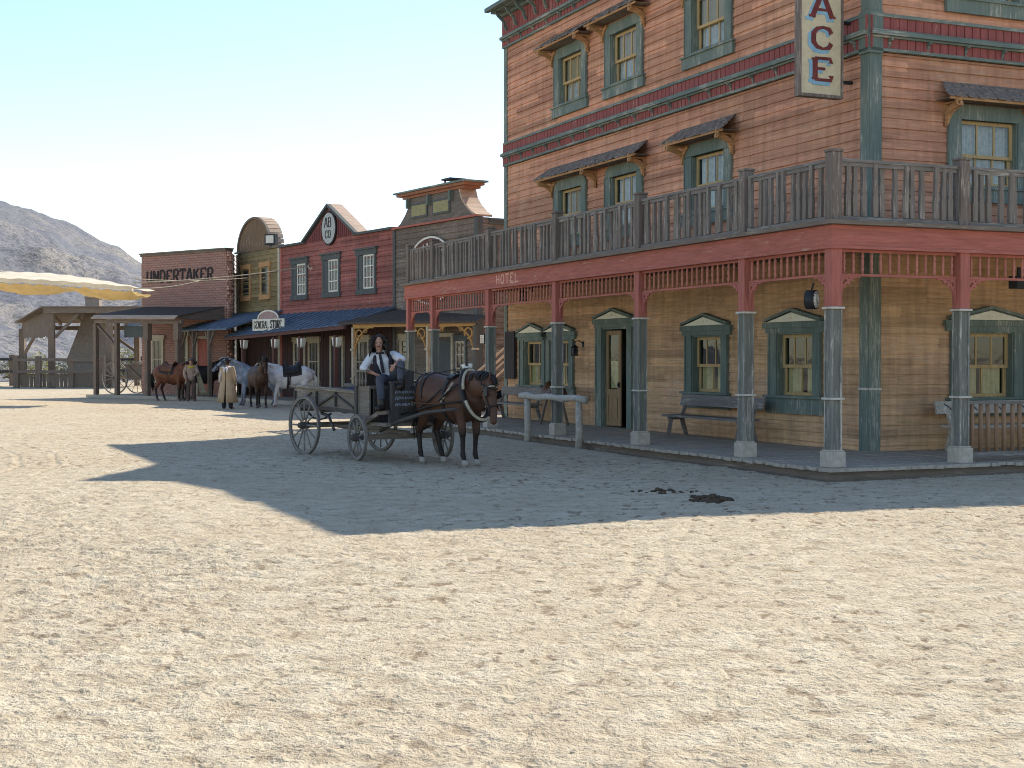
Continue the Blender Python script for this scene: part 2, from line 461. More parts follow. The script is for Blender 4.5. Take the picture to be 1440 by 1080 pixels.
for F, a, b in ((FL, -LEN-.05, .42), (Matrix.Identity(4), -.42, WID)):
    mr.M = F; mt.M = F
    band(mr, mt, a, b, 10.24, .72, .22, 1, 0)
    # cornice
    (mt.box(a, -3.0, -.6, -.481, 10.90, 11.0) if a < -5 else None); mt.box(a-.0, b, -.42, .02, 10.88, 10.94); mt.box(a-.0, b, -.48, -.3, 10.941, 11.0); mt.box(a, b, -.16, -.061, 10.8, 10.879)
    n = int(abs(b-a)/.62)
    for i in range(n):
        x = a + (i+.5)*(b-a)/n
        mt.strip([(-.09, 10.42), (-.14, 10.5), (-.16, 10.62), (-.27, 10.72), (-.34, 10.78), (-.39, 10.87)], .07, x-.025, x+.025, 'yz')
mr.build('cornice_frieze', M['frieze'], hotel); mt.build('cornice', M['teal_h'], hotel)
# corner boards
mb = MB()
mb.box(-.035, .20, -.045, -.03+.03, DK, 10.9); mb.box(-.045, 0, -.035, .20, DK, 10.9)
mb.box(.2, .215, -.038, 0, DK, 10.9); 
mb.box(-.075, .20, -.085, -.061, 6.8, 7.5); mb.box(-.085, -.061, -.061, .20, 6.8, 7.5); mb.box(-.075, .2, -.085, -.061, 9.95, 10.8); mb.box(-.085, -.061, -.061, .2, 9.95, 10.8)
mb.build('corner_board', M['teal'], hotel)
mb = MB(); mb.box(-.04, .0, LEN-.16, LEN+.04, DK, 10.9); mb.build('corner_board', M['teal'], hotel)
mb = MB(); mb.box(-.06, .225, -.06, -.046, 1.18, 1.22); mb.box(-.06, -.046, -.06, .215, 1.18, 1.22); mb.build('corner_cap', M['white_trim'], hotel)

# ---- windows
def upper_window(kind, apron=.26):
    w = UW/2; mt = MB()
    # trim with rounded shoulders
    o = w + .28; top = UH + .2; r = .26
    for sgn in (-1, 1):
        mt.box(sgn*w, sgn*o, -.06, -.02, -.02, UH-.05)
        mt.box(sgn*(w-.03), sgn*w, -.03, .16, 0, UH)
        mt.box(sgn*(o-.03), sgn*(o-.005), -.075, -.06, -.02, UH-.05)
    pts = [(-o, UH-.05), (o, UH-.05)]
    for k in range(7):
        a = R(90*k/6); pts.append((o-r+r*math.cos(a), top-r+r*math.sin(a)))
    for k in range(7):
        a = R(90+90*k/6); pts.append((-o+r+r*math.cos(a), top-r+r*math.sin(a)))
    # top board as strip above opening
    mt.prism(pts, -.062, -.02)
    mt.box(-w, w, -.03, .16, UH-.05+.002, UH+.0)
    mt.box(-w-.02, w+.02, -.1, .15, -.03, 0)
    mt.box(-o-.07, o+.07, -.085, -.02, -.03-apron, -.031)
    mt.box(-o-.1, o+.1, -.12, -.02, -.065, -.0315)
    me = mt.mesh('window_trim', [M['teal']])
    root = mkobj('window', me)
    s = MB(); h = UH-.06; mid = h*.46
    def sash(z0, z1, y, st=.06):
        s.box(-w+.03, w-.03, y, y+.035, z0, z0+st); s.box(-w+.03, w-.03, y, y+.035, z1-st, z1)
        for sg in (-1, 1): s.box(sg*(w-.03), sg*(w-.03-st-.01), y, y+.035, z0+st, z1-st)
        for q in (-1, 1): s.box(q*.19-.016, q*.19+.016, y+.004, y+.03, z0+st, z1-st)
    sash(.0, mid+.03, .10); sash(mid-.03, h, .055)
    mkobj('sash', s.mesh('sash', [M['cream']]), root)
    g = MB(); g.box(-w+.06, w-.06, .115, .119, .03, mid); g.box(-w+.06, w-.06, .07, .074, mid, h-.03)
    mkobj('pane', g.mesh('pane', [M['glass']]), root)
    c = MB()
    if kind == 'blind':
        c.box(-w+.02, w-.02, .15, .155, mid-.02, UH); c.cur = 1
        curtain(c, -w+.04, w-.04, 0.0, mid, .17)
        me = c.mesh('curtain', [M['blind'], M['lace']])
    else:
        curtain(c, -w+.04, -.02, 0, UH-.08, .16); curtain(c, .0, w-.04, 0, UH-.08, .165)
        me = c.mesh('curtain', [M['lace']])
    mkobj('curtain', me, root)
    return root
def curtain(mb, x0, x1, z0, z1, y, amp=.018, fold=.075):
    n = max(6, int((x1-x0)/.015)); vs = []; fs = []
    for i in range(n+1):
        x = x0 + (x1-x0)*i/n; yy = y + amp*math.sin(x/fold*2*PI) + amp*.4*math.sin(x/fold*3.3)
        vs += [(x, yy, z0), (x, yy*1.0+.004, z1)]
    for i in range(n): fs.append((2*i, 2*i+2, 2*i+3, 2*i+1))
    mb.add(vs, fs, True)
def pediment(mt, mc, w, z, ear=.36):
    """entablature over ground windows: header, shallow peaked hood, cream panel"""
    o = w + ear
    mt.box(-o, o, -.07, -.02, z, z+.09)
    mt.box(-o-.04, o+.04, -.10, -.02, z+.0905, z+.19)
    p = [(-o+.1, z+.1905), (o-.1, z+.1905), (o-.1, z+.24), (0, z+.42), (-o+.1, z+.24)]
    mt.prism(p, -.075, -.02)
    mt.strip([(-o+.04, z+.23), (0, z+.42), (o-.04, z+.23)], .05, -.14, -.02)
    mc.prism([(-o+.14, z+.2), (o-.14, z+.2), (0, z+.365)], -.12, -.076)
    mc.ring(0, z+.26, .022, .02, -.13, -.121)
def ground_window(dark=False):
    w = GW/2; mt = MB(); mc = MB()
    for sgn in (-1, 1):
        mt.box(sgn*w, sgn*(w+.26), -.06, -.02, -.03, GH)
        mt.box(sgn*(w-.03), sgn*w, -.03, .18, 0, GH)
        mt.box(sgn*(w+.21), sgn*(w+.25), -.08, -.06, -.03, GH)
    mt.box(-w, w, -.03, .18, GH-.03, GH-.0)
    mt.box(-w-.34, w+.34, -.14, .16, -.045, -.001)
    mt.box(-w-.32, w+.32, -.075, -.02, -.33, -.046)
    pediment(mt, mc, w, GH)
    root = mkobj('window', mt.mesh('window_trim', [M['teal']]))
    mkobj('pediment_panel', mc.mesh('pediment_panel', [M['cream_panel']]), root)
    s = MB(); h = GH-.03; mid = h*.48
    def sash(z0, z1, y, st=.06, bars=(-.17, .17)):
        s.box(-w+.03, w-.03, y, y+.035, z0, z0+st); s.box(-w+.03, w-.03, y, y+.035, z1-st, z1)
        for sg in (-1, 1): s.box(sg*(w-.03), sg*(w-.1), y, y+.035, z0+st, z1-st)
        for q in bars: s.box(q-.018, q+.018, y+.004, y+.03, z0+st, z1-st)
    sash(0, mid+.03, .115, bars=(0,)); sash(mid-.03, h, .07)
    mkobj('sash', s.mesh('sash', [M['cream']]), root)
    g = MB(); g.box(-w+.06, w-.06, .13, .134, .03, mid); g.box(-w+.06, w-.06, .085, .089, mid, h-.03)
    mkobj('pane', g.mesh('pane', [M['glass']]), root)
    c = MB(); curtain(c, -w+.06, -.06, .02, mid+.03, .2, .03, .11); curtain(c, .05, w-.06, .02, mid+.03, .205, .03, .12)
    mkobj('curtain', c.mesh('curtain', [M['cafe']]), root)
    return root
protoU = upper_window('lace'); protoB = upper_window('blind'); protoG = ground_window()
first = {id(protoU): 0, id(protoB): 0, id(protoG): 0}
def place_window(proto, loc, rot):
    if first[id(proto)]: o = copy_tree(proto, hotel)
    else: o = proto; first[id(proto)] = 1; o.parent = hotel
    o.location = loc; o.rotation_euler = rot
def placeL(p, s, z): place_window(p, (0, s, z), FLrot)
def placeR(p, s, z): place_window(p, (s, 0, z), (0,0,0))
for s in upL: placeL(protoU, s, 4.70); placeL(protoB, s, 7.92)
for s in (2.5, 6.2): placeR(protoU, s, 4.70); placeR(protoB, s, 7.92); placeR(protoG, s, 1.04)
for s in gl + twin: placeL(protoG, s, 1.04)

# ---- window canopies with shakes and scroll brackets
def canopy(x0, x1, zc, F, brk):
    mb = MB(); mb.M = F
    n = 4; P = .40; H = .30
    rnd = random.Random(int(x0*10))
    for r in range(n):
        t0 = r/n; t1 = (r+1.35)/n
        y0 = -.04-P*(1-t0) - .02*r*0; y1 = -.04-P*max(0, 1-t1)
        z0 = zc + H*t0; z1 = zc + H*min(1.0, t1)
        x = x0 + .06*r
        while x < x1-.06*r:
            w = rnd.uniform(.10, .17); e = min(x+w, x1-.06*r); dz = rnd.uniform(0, .018)
            j = rnd.uniform(-.03, .02)
            mb.add([(x+.004, y0+j, z0+dz+.012), (e-.004, y0+j, z0+dz+.012), (e-.004, y1, z1+.02), (x+.004, y1, z1+.02),
                    (x+.004, y0+j, z0+dz-.012), (e-.004, y0+j, z0+dz-.012), (e-.004, y1, z1-.0), (x+.004, y1, z1)],
                   [(0,1,2,3), (4,7,6,5), (0,4,5,1), (1,5,6,2), (3,7,4,0)])
            x = e
    mb.cur = 1
    mb.box(x0+.03, x1-.03, -.42, -.395, zc-.045, zc-.004); mb.cur = 2; mb.box(x0+.06, x1-.06, -.39, -.0, zc-.02, zc-.005)
    root = mb.build('window_canopy', [M['shingle'], M['ochre'], M['old_wood']], hotel)
    for b in brk:
        k = MB(); k.M = F
        pts = [(-.03, zc-.44), (-.05, zc-.3), (-.12, zc-.19), (-.24, zc-.13), (-.44, zc-.11)]
        k.strip(pts, [.05, .08, .1, .1, .07], b-.03, b+.03, 'yz')
        k.ring(-.36, zc-.0, .06, .03, b-.028, b+.028, 'yz', 10, -60, 250)
        k.box(b-.03, b+.03, -.05, -.0, zc-.44, zc-.04); k.box(b-.029, b+.029, -.40, -.05, zc-.075, zc-.046)
        # rounded inner curve seen from the front
        sg = 1 if b < (x0+x1)/2 else -1
        k.strip([(b, zc-.42), (b+sg*.03, zc-.28), (b+sg*.1, zc-.16), (b+sg*.24, zc-.08)], [.03, .07, .09, .06], -.1, -.065)
        k.ring(b-sg*.04, zc-.09, .05, .025, -.43, -.4, 'xz', 10)
        k.build('canopy_bracket', M['ochre'], root)
for zc in (6.12, 9.34):
    if zc < 7: canopy(-12.85, -7.5, zc, FL, (-12.55, -10.15, -7.8))
    else:
        canopy(-12.85, -10.3, zc, FL, (-12.55, -10.55)); canopy(-10.05, -7.5, zc+.03, FL, (-9.75, -7.8))
    canopy(-6.4, -3.95, zc, FL, (-6.1, -4.2))
    canopy(1.3, 3.75, zc, Matrix.Identity(4), (1.55, 3.45)); canopy(5.0, 7.45, zc, Matrix.Identity(4), (5.25, 7.15))

# ---- door
dt = MB(); dt.M = FL; dc = MB(); dc.M = FL
T = Matrix.Translation((-door_s, 0, 0)); dt.M = FL @ T; dc.M = FL @ T
for sg in (-1, 1):
    dt.box(sg*.62, sg*.92, -.06, -.02, DK, 2.42); dt.box(sg*.6, sg*.62, -.03, .2, DK, 2.42); dt.box(sg*.86, sg*.9, -.085, -.06, DK, 2.42)
dt.box(-.6, .6, -.03, .2, 2.38, 2.42)
pediment(dt, dc, .62, 2.42)
door = dt.build('door_frame', M['teal'], hotel)
dc.build('pediment_panel', M['cream_panel'], door)
lf = MB()  # left leaf, slightly ajar
lf.M = FL @ T @ Matrix.Translation((-.59, .06, DK)) @ Matrix.Rotation(R(6), 4, 'Z')
lf.box(0, .6, 0, .04, .02, .12); lf.box(0, .6, 0, .04, 2.1, 2.2); lf.box(0, .09, 0, .04, .12, 2.1); lf.box(.51, .6, 0, .04, .12, 2.1)
lf.box(.09, .51, 0, .04, .72, .86); lf.box(.09, .51, .012, .03, .12, .72); lf.box(.14, .46, .0, .012, .18, .66)
leaf = lf.build('door_leaf', M['door_wood'], hotel)
g = MB(); g.M = lf.M; g.box(.09, .51, .018, .022, .86, 2.1); g.build('pane', M['glass'], leaf)
g = MB(); g.M = lf.M; curtain(g, .1, .5, .88, 1.5, .07, .02, .1); g.build('curtain', M['cafe'], leaf)
g = MB(); g.M = lf.M; g.box(.54, .57, -.05, 0, .9, 1.02); g.tube([(.555, -.06, .96), (.555, -.03, .96)], .025, 8); g.build('handle', M['iron'], leaf)

# ---- porch deck
PD = 2.6
rnd = random.Random(11)
mb = MB()
def deckboards(run0, run1, F, horiz):
    x = run0
    while x < run1:
        e = min(x+.15, run1); dz = rnd.uniform(-.006, .006); dy = rnd.uniform(-.03, .03)
        mb.M = F
        mb.box(x+.003, e-.004, -PD-.28+dy, -.01, DK-.05+dz, DK+dz); x = e
deckboards(-PD+.1, WID, Matrix.Identity(4), 1)
deckboards(-LEN-1.0, PD+.3, FL, 1)
mb.M = Matrix.Identity(4)
mb.build('porch_deck', M['deck'], hotel)
mb = MB()
mb.box(-PD-.22, WID, -PD-.2, -PD-.1, -.1, DK-.06); mb.box(-PD-.2, -PD-.1, -PD-.1, LEN+1.0, -.1, DK-.06)
mb.box(-PD-.1, WID, -PD-.1, -.2, -.1, .04); mb.box(-PD-.1, -.2, -.2, LEN+.9, -.1, .04)
mb.build('porch_plinth', M['old_wood'], hotel)

# ---- posts
postL = [-PD, -.3, 3.2, 6.75, 10.35, 14.05, 15.9]
postR = [-.3, 3.2, 6.75, 10.3]
ZCAP = 2.43; ZF = 3.28; ZS = 2.9
def make_post(hh=.085):
    mb = MB()
    mb.box(-hh, hh, -hh, hh, DK+.24, ZCAP)
    post = mkobj('porch_post', mb.mesh('porch_post', [M['teal_post']]), bevel=.004)
    for a in (-1, 1):
        for b in (-1, 1):
            mb = MB(); mb.box(a*hh*1.18, a*hh*.80, b*hh*1.18, b*hh*.80, DK+.251, ZCAP-.02); mkobj('corner_bead', mb.mesh('corner_bead', [M['bead']]), post)
    b = MB(); b.box(-hh-.06, hh+.06, -hh-.06, hh+.06, DK, DK+.225); b.box(-hh-.04, hh+.04, -hh-.04, hh+.04, DK+.2252, DK+.25)
    mkobj('post_base', b.mesh('post_base', [M['capital']]), post, bevel=.008)
    for z in (1.13, ZCAP):
     b = MB(); b.box(-hh-.045, hh+.045, -hh-.045, hh+.045, z-.012, z+.02)
     mkobj('post_ring', b.mesh('post_ring', [M['white_trim']]), post, bevel=.006)
    b = MB(); b.box(-hh-.015, hh+.015, -hh-.015, hh+.015, ZCAP+.021, ZF+.01)
    mkobj('post_head', b.mesh('post_head', [M['red_v']]), post, bevel=.006)
    return post
post = make_post()
allposts = [(-PD, s) for s in postL] + [(s, -PD) for s in postR]
for i, (x, y) in enumerate(allposts):
    o = post if i == 0 else copy_tree(post)
    o.parent = hotel; o.location = (x, y, 0)
    o.scale = (.91, .91, 1)
# scroll brackets
def bracket_mesh(L=.36, th=.03, mat='red_v', name='post_bracket'):
    k = MB()
    k.strip([(0, -L*.02), (L, -L*.02)], .04, -th/2, th/2); k.strip([(.012, 0), (.012, -L)], .03, -th/2+.001, th/2-.001)
    arc = [(L*(1-math.sin(R(a)))*1.0, -L*(1-math.cos(R(a)))) for a in range(0, 91, 15)]
    k.strip(arc[::-1], [.02,.03,.035,.04,.035,.03,.025], -th/2-.001, th/2+.001)
    k.ring(L*.25, -L*.26, L*.17, .04, -th/2-.002, th/2+.002, 'xz', 10, -30, 280)
    k.ring(L*.58, -L*.12, L*.07, .02, -th/2-.002, th/2+.002, 'xz', 8)
    return k.mesh(name, [M[mat]])
bme = bracket_mesh()
def add_bracket(x, y, ang, z=ZS, me=bme, parent=hotel, nm='post_bracket'):
    mkobj(nm, me, parent, 0, (x, y, z), (0, 0, ang))
for i, s in enumerate(postL):
    if i < len(postL)-1: add_bracket(-PD, s+.1, PI/2)
    if i > 0: add_bracket(-PD, s-.1, -PI/2)
for i, s in enumerate([-PD]+postR):
    add_bracket(s+.1, -PD, 0)
    if i > 0: add_bracket(s-.1, -PD, PI)
# beam
mb = MB()
mb.box(-PD-.1, WID, -PD-.1, -PD+.1, ZF, ZB); mb.box(-PD-.1, -PD+.1, -PD+.1, 16.1, ZF, ZB)
mb.build('porch_beam', M['red'], hotel, bevel=.006)
mb = MB()
mb.box(-PD-.13, WID, -PD-.13, -PD-.1, ZF-.0, ZF+.04); mb.box(-PD-.13, -PD-.1, -PD-.0999, 16.1, ZF, ZF+.04)
mb.build('beam_moulding', M['red'], hotel)
# joists + balcony floor
mb = MB()
mb.box(-PD-.2, WID, -PD-.2, -.02, ZB+.002, ZB+.06); mb.box(-PD-.2, -.02, -.0199, 16.2, ZB+.002, ZB+.06)
x = 0.3
while x < WID: mb.box(x, x+.06, -PD+.1, -.03, ZB-.14, ZB+.001); x += .8
y = 0.1
while y < 16: mb.box(-PD+.1, -.03, y, y+.06, ZB-.14, ZB+.001); y += .8
mb.build('balcony_floor', M['old_wood'], hotel)
# the letters painted on the beam of the left front
mb = MB(); mb.M = FL @ Matrix.Translation((-9.75, -PD, ZF+.09))
letters(mb, 'HOTEL', 0, 0, .19, .2, .07, -.106, -.1, thick=.2, thin=.16, serif=0)
mb.build('beam_lettering', plain('faded_red_letters', (.72,.38,.28), var=.2), hotel)

# spindle friezes under the beam, one per bay; balustrades above
sp = MB(); sp.smooth = True
sp.lathe([(.018, ZS+.03), (.018, ZS+.07), (.027, ZS+.1), (.016, ZS+.13), (.026, ZS+.2), (.015, ZS+.26), (.028, ZS+.29), (.015, ZS+.31), (.02, ZF-.02)], 6)
sp_me = sp.mesh('spindle', [wood('spindle_paint', (.5,.19,.14), (.5,.3,.22), grain='v', wear=.25)])
bl = MB()
bl.box(-.028, .028, -.012, .012, ZB+.14, 4.53); bl_me = bl.mesh('baluster', [M['grey_v']])
bl2 = MB()
bl2.prism([(-.04, ZB+.14), (.04, ZB+.14), (.047, ZB+.4), (.03, ZB+.5), (.043, 4.1), (.03, 4.3), (.04, 4.53), (-.04, 4.53), (-.03, 4.3), (-.043, 4.1), (-.03, ZB+.5), (-.047, ZB+.4)], -.026, .026)
bl_me = bl2.mesh('baluster', [wood('baluster_wood', (.215,.18,.15), (.38,.33,.27), grain='v', wear=.4)])
rb = random.Random(5)
def bay(p, q, x0, ang):
    """p..q along the run; placed in a rotated frame at hotel coords"""
    L = q-p
    e = MB(); e.box(.1, L-.1, -.022, .022, ZS-.005, ZS+.03); e.box(.1, L-.1, -.022, .022, ZF-.04, ZF-.001)
    fr = e.build('spindle_frieze', M['red'], hotel, 0, x0, (0, 0, ang))
    n = max(3, round((L-.2)/.165))
    for i in range(n):
        mkobj('spindle', sp_me, fr, 0, (.1+(i+.5)*(L-.2)/n, 0, 0), (0, 0, rb.uniform(0, 1)))
    e = MB(); e.box(.1, L-.1, -.045, .045, 4.53, 4.575); e.box(.1, L-.1, -.022, .022, 4.47, 4.529); e.box(.1, L-.1, -.05, .05, ZB+.07, ZB+.13)
    fr = e.build('balcony_railing', M['grey_h'], hotel, 0, x0, (0, 0, ang))
    n = max(3, round((L-.24)/.168))
    for i in range(n):
        mkobj('baluster', bl_me, fr, 0, (.12+(i+.5)*(L-.24)/n + rb.uniform(-.004, .004), rb.uniform(-.003,.003), 0), (rb.uniform(-.01,.01), rb.uniform(-.012,.012), rb.uniform(-.05,.05)))
for i in range(len(postL)-1): bay(postL[i], postL[i+1], (-PD, postL[i], 0), PI/2)
for i, (a, b) in enumerate(zip([-PD]+postR[:-1], postR)): bay(a, b, (a, -PD, 0), 0)
# return railing at the far end of the balcony
e = MB(); e.box(0, PD-.1, -.045, .045, 4.53, 4.575); e.box(0, PD-.1, -.05, .05, ZB+.07, ZB+.13)
fr = e.build('balcony_railing', M['grey_h'], hotel, 0, (-PD, 15.9, 0))
for i in range(14): mkobj('baluster', bl_me, fr, 0, (.18+i*.17, 0, 0))
nw = MB(); nw.box(-.09, .09, -.09, .09, ZB+.062, 4.66); nw.box(-.105, .105, -.105, .105, 4.661, 4.7)
nm_ = nw.mesh('newel_post', [M['grey_v']])
for i, (x, y) in enumerate(allposts): mkobj('newel_post', nm_, hotel, .01, (x, y, 0), (0, 0, rb.uniform(-.02, .02)))

# lower porch railing on the right front (bare round balusters)
e = MB(); e.M = Matrix.Translation((-.3, -PD+.02, 0))
e.box(.1, 3.4, -.04, .04, 1.02, 1.06); e.box(.1, 3.4, -.04, .04, DK+.08, DK+.15)
pr = e.build('porch_railing', M['grey_h'], hotel)
bt = MB(); bt.tube([(0,0,DK+.15), (0,0,1.02)], [.036, .032], 8)
btm = bt.mesh('baluster', [wood('raw_baluster', (.33,.2,.12), (.42,.3,.2), grain='v', wear=.3)])
for i in range(20): mkobj('baluster', btm, pr, 0, (-.3+.24+i*.155, -PD+.02+rb.uniform(-.006,.006), 0), (0, rb.uniform(-.02,.02), 0))
# ============================================================ GROUND
def vnoise(x, y, seed):
    rs = np.random.RandomState(seed); P = rs.rand(256, 256)
    xi = np.floor(x).astype(int); yi = np.floor(y).astype(int); fx = x-xi; fy = y-yi
    fx = fx*fx*(3-2*fx); fy = fy*fy*(3-2*fy)
    a = P[xi % 256, yi % 256]; b = P[(xi+1) % 256, yi % 256]; c = P[xi % 256, (yi+1) % 256]; d_ = P[(xi+1) % 256, (yi+1) % 256]
    return (a*(1-fx)+b*fx)*(1-fy) + (c*(1-fx)+d_*fx)*fy
def fbm(x, y, seed, o=4, g=.5):
    s = 0; a = 1; t = 0
    for i in range(o):
        s = s + a*vnoise(x*2**i+17*i, y*2**i+31*i, seed+i); t += a; a *= g
    return s/t
tracks = [ [(-.2,6.5),(.5,9),(1.0,11.5),(1.2,14)], [(.05,6.5),(.75,9),(1.25,11.5),(1.45,14)],  # wheel ruts in the dirt (world metres)
 [(-15,34),(-10.5,28.5),(-8.8,25.2),(-7.8,22.5),(-7.6,20.5)], [(-14.6,34.6),(-10.1,29),(-8.2,25.4),(-7.2,22.5),(-7.0,20.5)],
 [(-2.6,6.6),(-.4,7.6),(1.8,9.6),(5,12.6)], [(-2.4,6.3),(.1,7.3),(2.2,9.3),(5.4,12.3)],

 [(-9,6),(-5,6.9),(-2,6.6),(.5,5.9)], [(-4.6,13),(-1,11.5),(3,11.8),(8,13.6)],
]
def ground_z(X, Y):
    d = np.hypot(X, Y)
    warp = fbm(X*.9, Y*.9, 3)*1.6
    z = (fbm(X*.25, Y*.25, 11, 3)-.5)*.10
    hoof = fbm(X*5.2+warp*2, Y*7.0, 21, 4, .6)
    rid = 1-np.abs(2*fbm(X*2.6+warp, Y*3.7, 41, 4, .6)-1)
    patch = np.clip((fbm(X*.35, Y*.35, 77, 3)-.25)*2.4, .45, 1)*np.interp(Y, [6, 9.5, 12, 19, 26], [.48, .6, 1.25, 1.3, .9])
    z = z + patch*((hoof-.5)*.034 + (rid-.8)*.012 + (fbm(X*9.5, Y*15, 62, 3, .6)-.5)*.05) + (fbm(X*22, Y*30, 61, 2)-.5)*.018
    for tr in tracks:
        best = np.full(X.shape, 9.)
        for (ax, ay), (bx, by) in zip(tr[:-1], tr[1:]):
            vx, vy = bx-ax, by-ay; L2 = vx*vx+vy*vy
            t = np.clip(((X-ax)*vx+(Y-ay)*vy)/L2, 0, 1)
            best = np.minimum(best, np.hypot(X-ax-t*vx, Y-ay-t*vy))
        brk = np.where(Y > 18, .8, np.clip(fbm(X*.8, Y*.8, 55, 2)*2.2-.7, 0, .5)); z = z + brk*(- .016*np.exp(-(best/.04)**2) + .010*np.exp(-((best-.10)/.04)**2))
    fade = np.clip((d-3)/2, 0, 1)*np.clip(1.15-d/90, .25, 1)
    z = z*fade
    # keep it below the porch and building floors
    cx = (X-5.97)*.919+(Y-23.8)*.393; cy = -(X-5.97)*.393+(Y-23.8)*.919
    ins = (cx > -3.0) & (cy > -3.0) & (cx < 14) & (cy < 18)
    z = np.where(ins, -.04, z)
    return z
def make_ground():
    na = 860; half = R(24)
    dense = np.linspace(-half, half, na)
    coarse = np.concatenate([np.linspace(half, R(60), 60)[1:], np.linspace(R(60), R(300), 60)[1:-1], np.linspace(R(300), R(360)-half, 60)[:-1]])
    ang = np.concatenate([dense, coarse])
    rad = [.6]
    while rad[-1] < 90: rad.append(rad[-1] + (max(.011, rad[-1]**1.25*.0011) if rad[-1] > 5 else .2))
    while rad[-1] < 3000: rad.append(rad[-1]*1.12)
    rad = np.array(rad); n = len(ang); m = len(rad)
    A, Rr = np.meshgrid(ang, rad)
    X = np.sin(A)*Rr; Y = np.cos(A)*Rr
    Z = ground_z(X, Y)
    Z = np.where(Rr > 100, -0.02*np.minimum(1, (Rr-100)/50), Z)
    co_ = np.stack([X, Y, Z], -1).reshape(-1, 3)
    co_ = np.concatenate([co_, [[0, 0, 0]]]); c0 = len(co_)-1
    i = np.arange(m-1)[:, None]*n; k = np.arange(n)[None, :]; k2 = (k+1) % n
    q = np.stack([i+k, i+k2, i+n+k2, i+n+k], -1).reshape(-1, 4)[:, ::-1]
    me = bpy.data.meshes.new('ground'); nf = len(q)
    tri = np.stack([np.full(n, c0), np.arange(n), (np.arange(n)+1) % n], -1)[:, ::-1]
    me.vertices.add(len(co_)); me.vertices.foreach_set('co', co_.ravel())
    me.loops.add(nf*4+n*3); me.loops.foreach_set('vertex_index', np.concatenate([q.ravel(), tri.ravel()]).astype(np.int32))
    me.polygons.add(nf+n)
    me.polygons.foreach_set('loop_start', np.concatenate([np.arange(nf)*4, nf*4+np.arange(n)*3]).astype(np.int32))
    me.polygons.foreach_set('loop_total', np.concatenate([np.full(nf, 4), np.full(n, 3)]).astype(np.int32))
    me.update(calc_edges=True); me.polygons.foreach_set('use_smooth', [True]*len(me.polygons))
    print('ground', n, m, n*m)
    t = NT('dirt')
    v = t.mapping((1,1,1))
    big = t.noise(v, .28, 4, .6); mid = t.noise(t.mapping((1,1.6,1)), 2.6, 6, .7); fine = t.noise(v, 34, 3, .8)
    c = t.ramp(mid, [(.3, (.42,.33,.22)), (.5, (.57,.475,.335)), (.7, (.68,.585,.435))])
    c = t.mix(t.ramp(big, BW(.45, .7)), c, t.mix(.45, c, (.48,.36,.24)))
    spk = t.ramp(fine, [(.33, (1,1,1)), (.40, (0,0,0))])
    c = t.mix(t.math('MULTIPLY', spk, .55), c, (.22,.16,.11))
    churn = t.ramp(t.noise(t.mapping((.10,.17,.1), (3.3, .6, 0)), 1.0, 3, .6), BW(.40, .62))
    dsh = t.noise(t.mapping((6.5, 4.5, 6)), 1.0, 4, .62, .5); c = t.mix(t.math('MULTIPLY', t.ramp(dsh, [(.37, (1,1,1)), (.425, (0,0,0))]), t.math('ADD', t.math('MULTIPLY', churn, .7), .25)), c, (.26,.185,.115))
    t.color(c); t.rough(.95); t.b.inputs['Specular IOR Level'].default_value = .1
    t.bump(t.math('ADD', t.math('ADD', fine, t.math('MULTIPLY', mid, 1.5)), t.math('MULTIPLY', dsh, 1.6)), .8, .035)
    me.materials.append(t.m)
    o = mkobj('ground', me); tag(o, 'pale churned dirt of the street', kind='structure')
make_ground()
# ============================================================ TOWN ROW
M['red_lap'] = wood('red_lap', (.34,.115,.09), (.40,.27,.21), wear=.3, board=.19, fade=(.27,.11,.095))
M['yel_lap'] = wood('yellow_lap', (.26,.19,.085), (.27,.22,.14), wear=.33, board=.2, fade=(.2,.145,.08))
M['grey_lap'] = wood('grey_lap', (.19,.145,.11), (.32,.27,.22), wear=.4, board=.2)
M['brown_lap'] = wood('brown_lap', (.14,.065,.05), (.2,.13,.1), grain='v', wear=.25)
M['tin'] = plain('sky_tinted_tin', (.105,.145,.195), rough=.6, var=.3, scale=4)  # the sky's blue reflection is put into the base colour
M['dark_roof'] = plain('dark_roof', (.10,.08,.065), rough=1.0, spec=.05)
M['slate'] = wood('slate_trim', (.105,.112,.105), (.24,.22,.19), grain='v', wear=.25)
M['pale_trim'] = plain('pale_trim', (.5,.42,.3), var=.25)
M['sunned'] = wood('sunned_board', (.5,.36,.26), (.6,.5,.38), grain='h', wear=.25)
M['white_lap'] = wood('white_lap', (.68,.62,.58), (.5,.44,.38), wear=.2, board=.2)
M['orange'] = wood('orange_trim', (.5,.27,.09), (.4,.26,.15), grain='a', wear=.15)
M['white_paint'] = plain('white_paint', (.7,.66,.56), var=.2, scale=14)
M['letter_black'] = plain('letter_black', (.025,.02,.02), var=.3)
def dirang(dx, dy): return math.atan2(dy, dx)
UR = (-.536, .844)
def rowpt(s, t=0.0):     # s metres along the row from the grey corner, t towards the street
    return (-1.1 + UR[0]*s - .844*t, 46 + UR[1]*s - .536*t)
RA = dirang(.536, -.844)
def row_empty(name, label, cat, sL): return empty(name, label, cat, (*rowpt(sL), 0), RA)

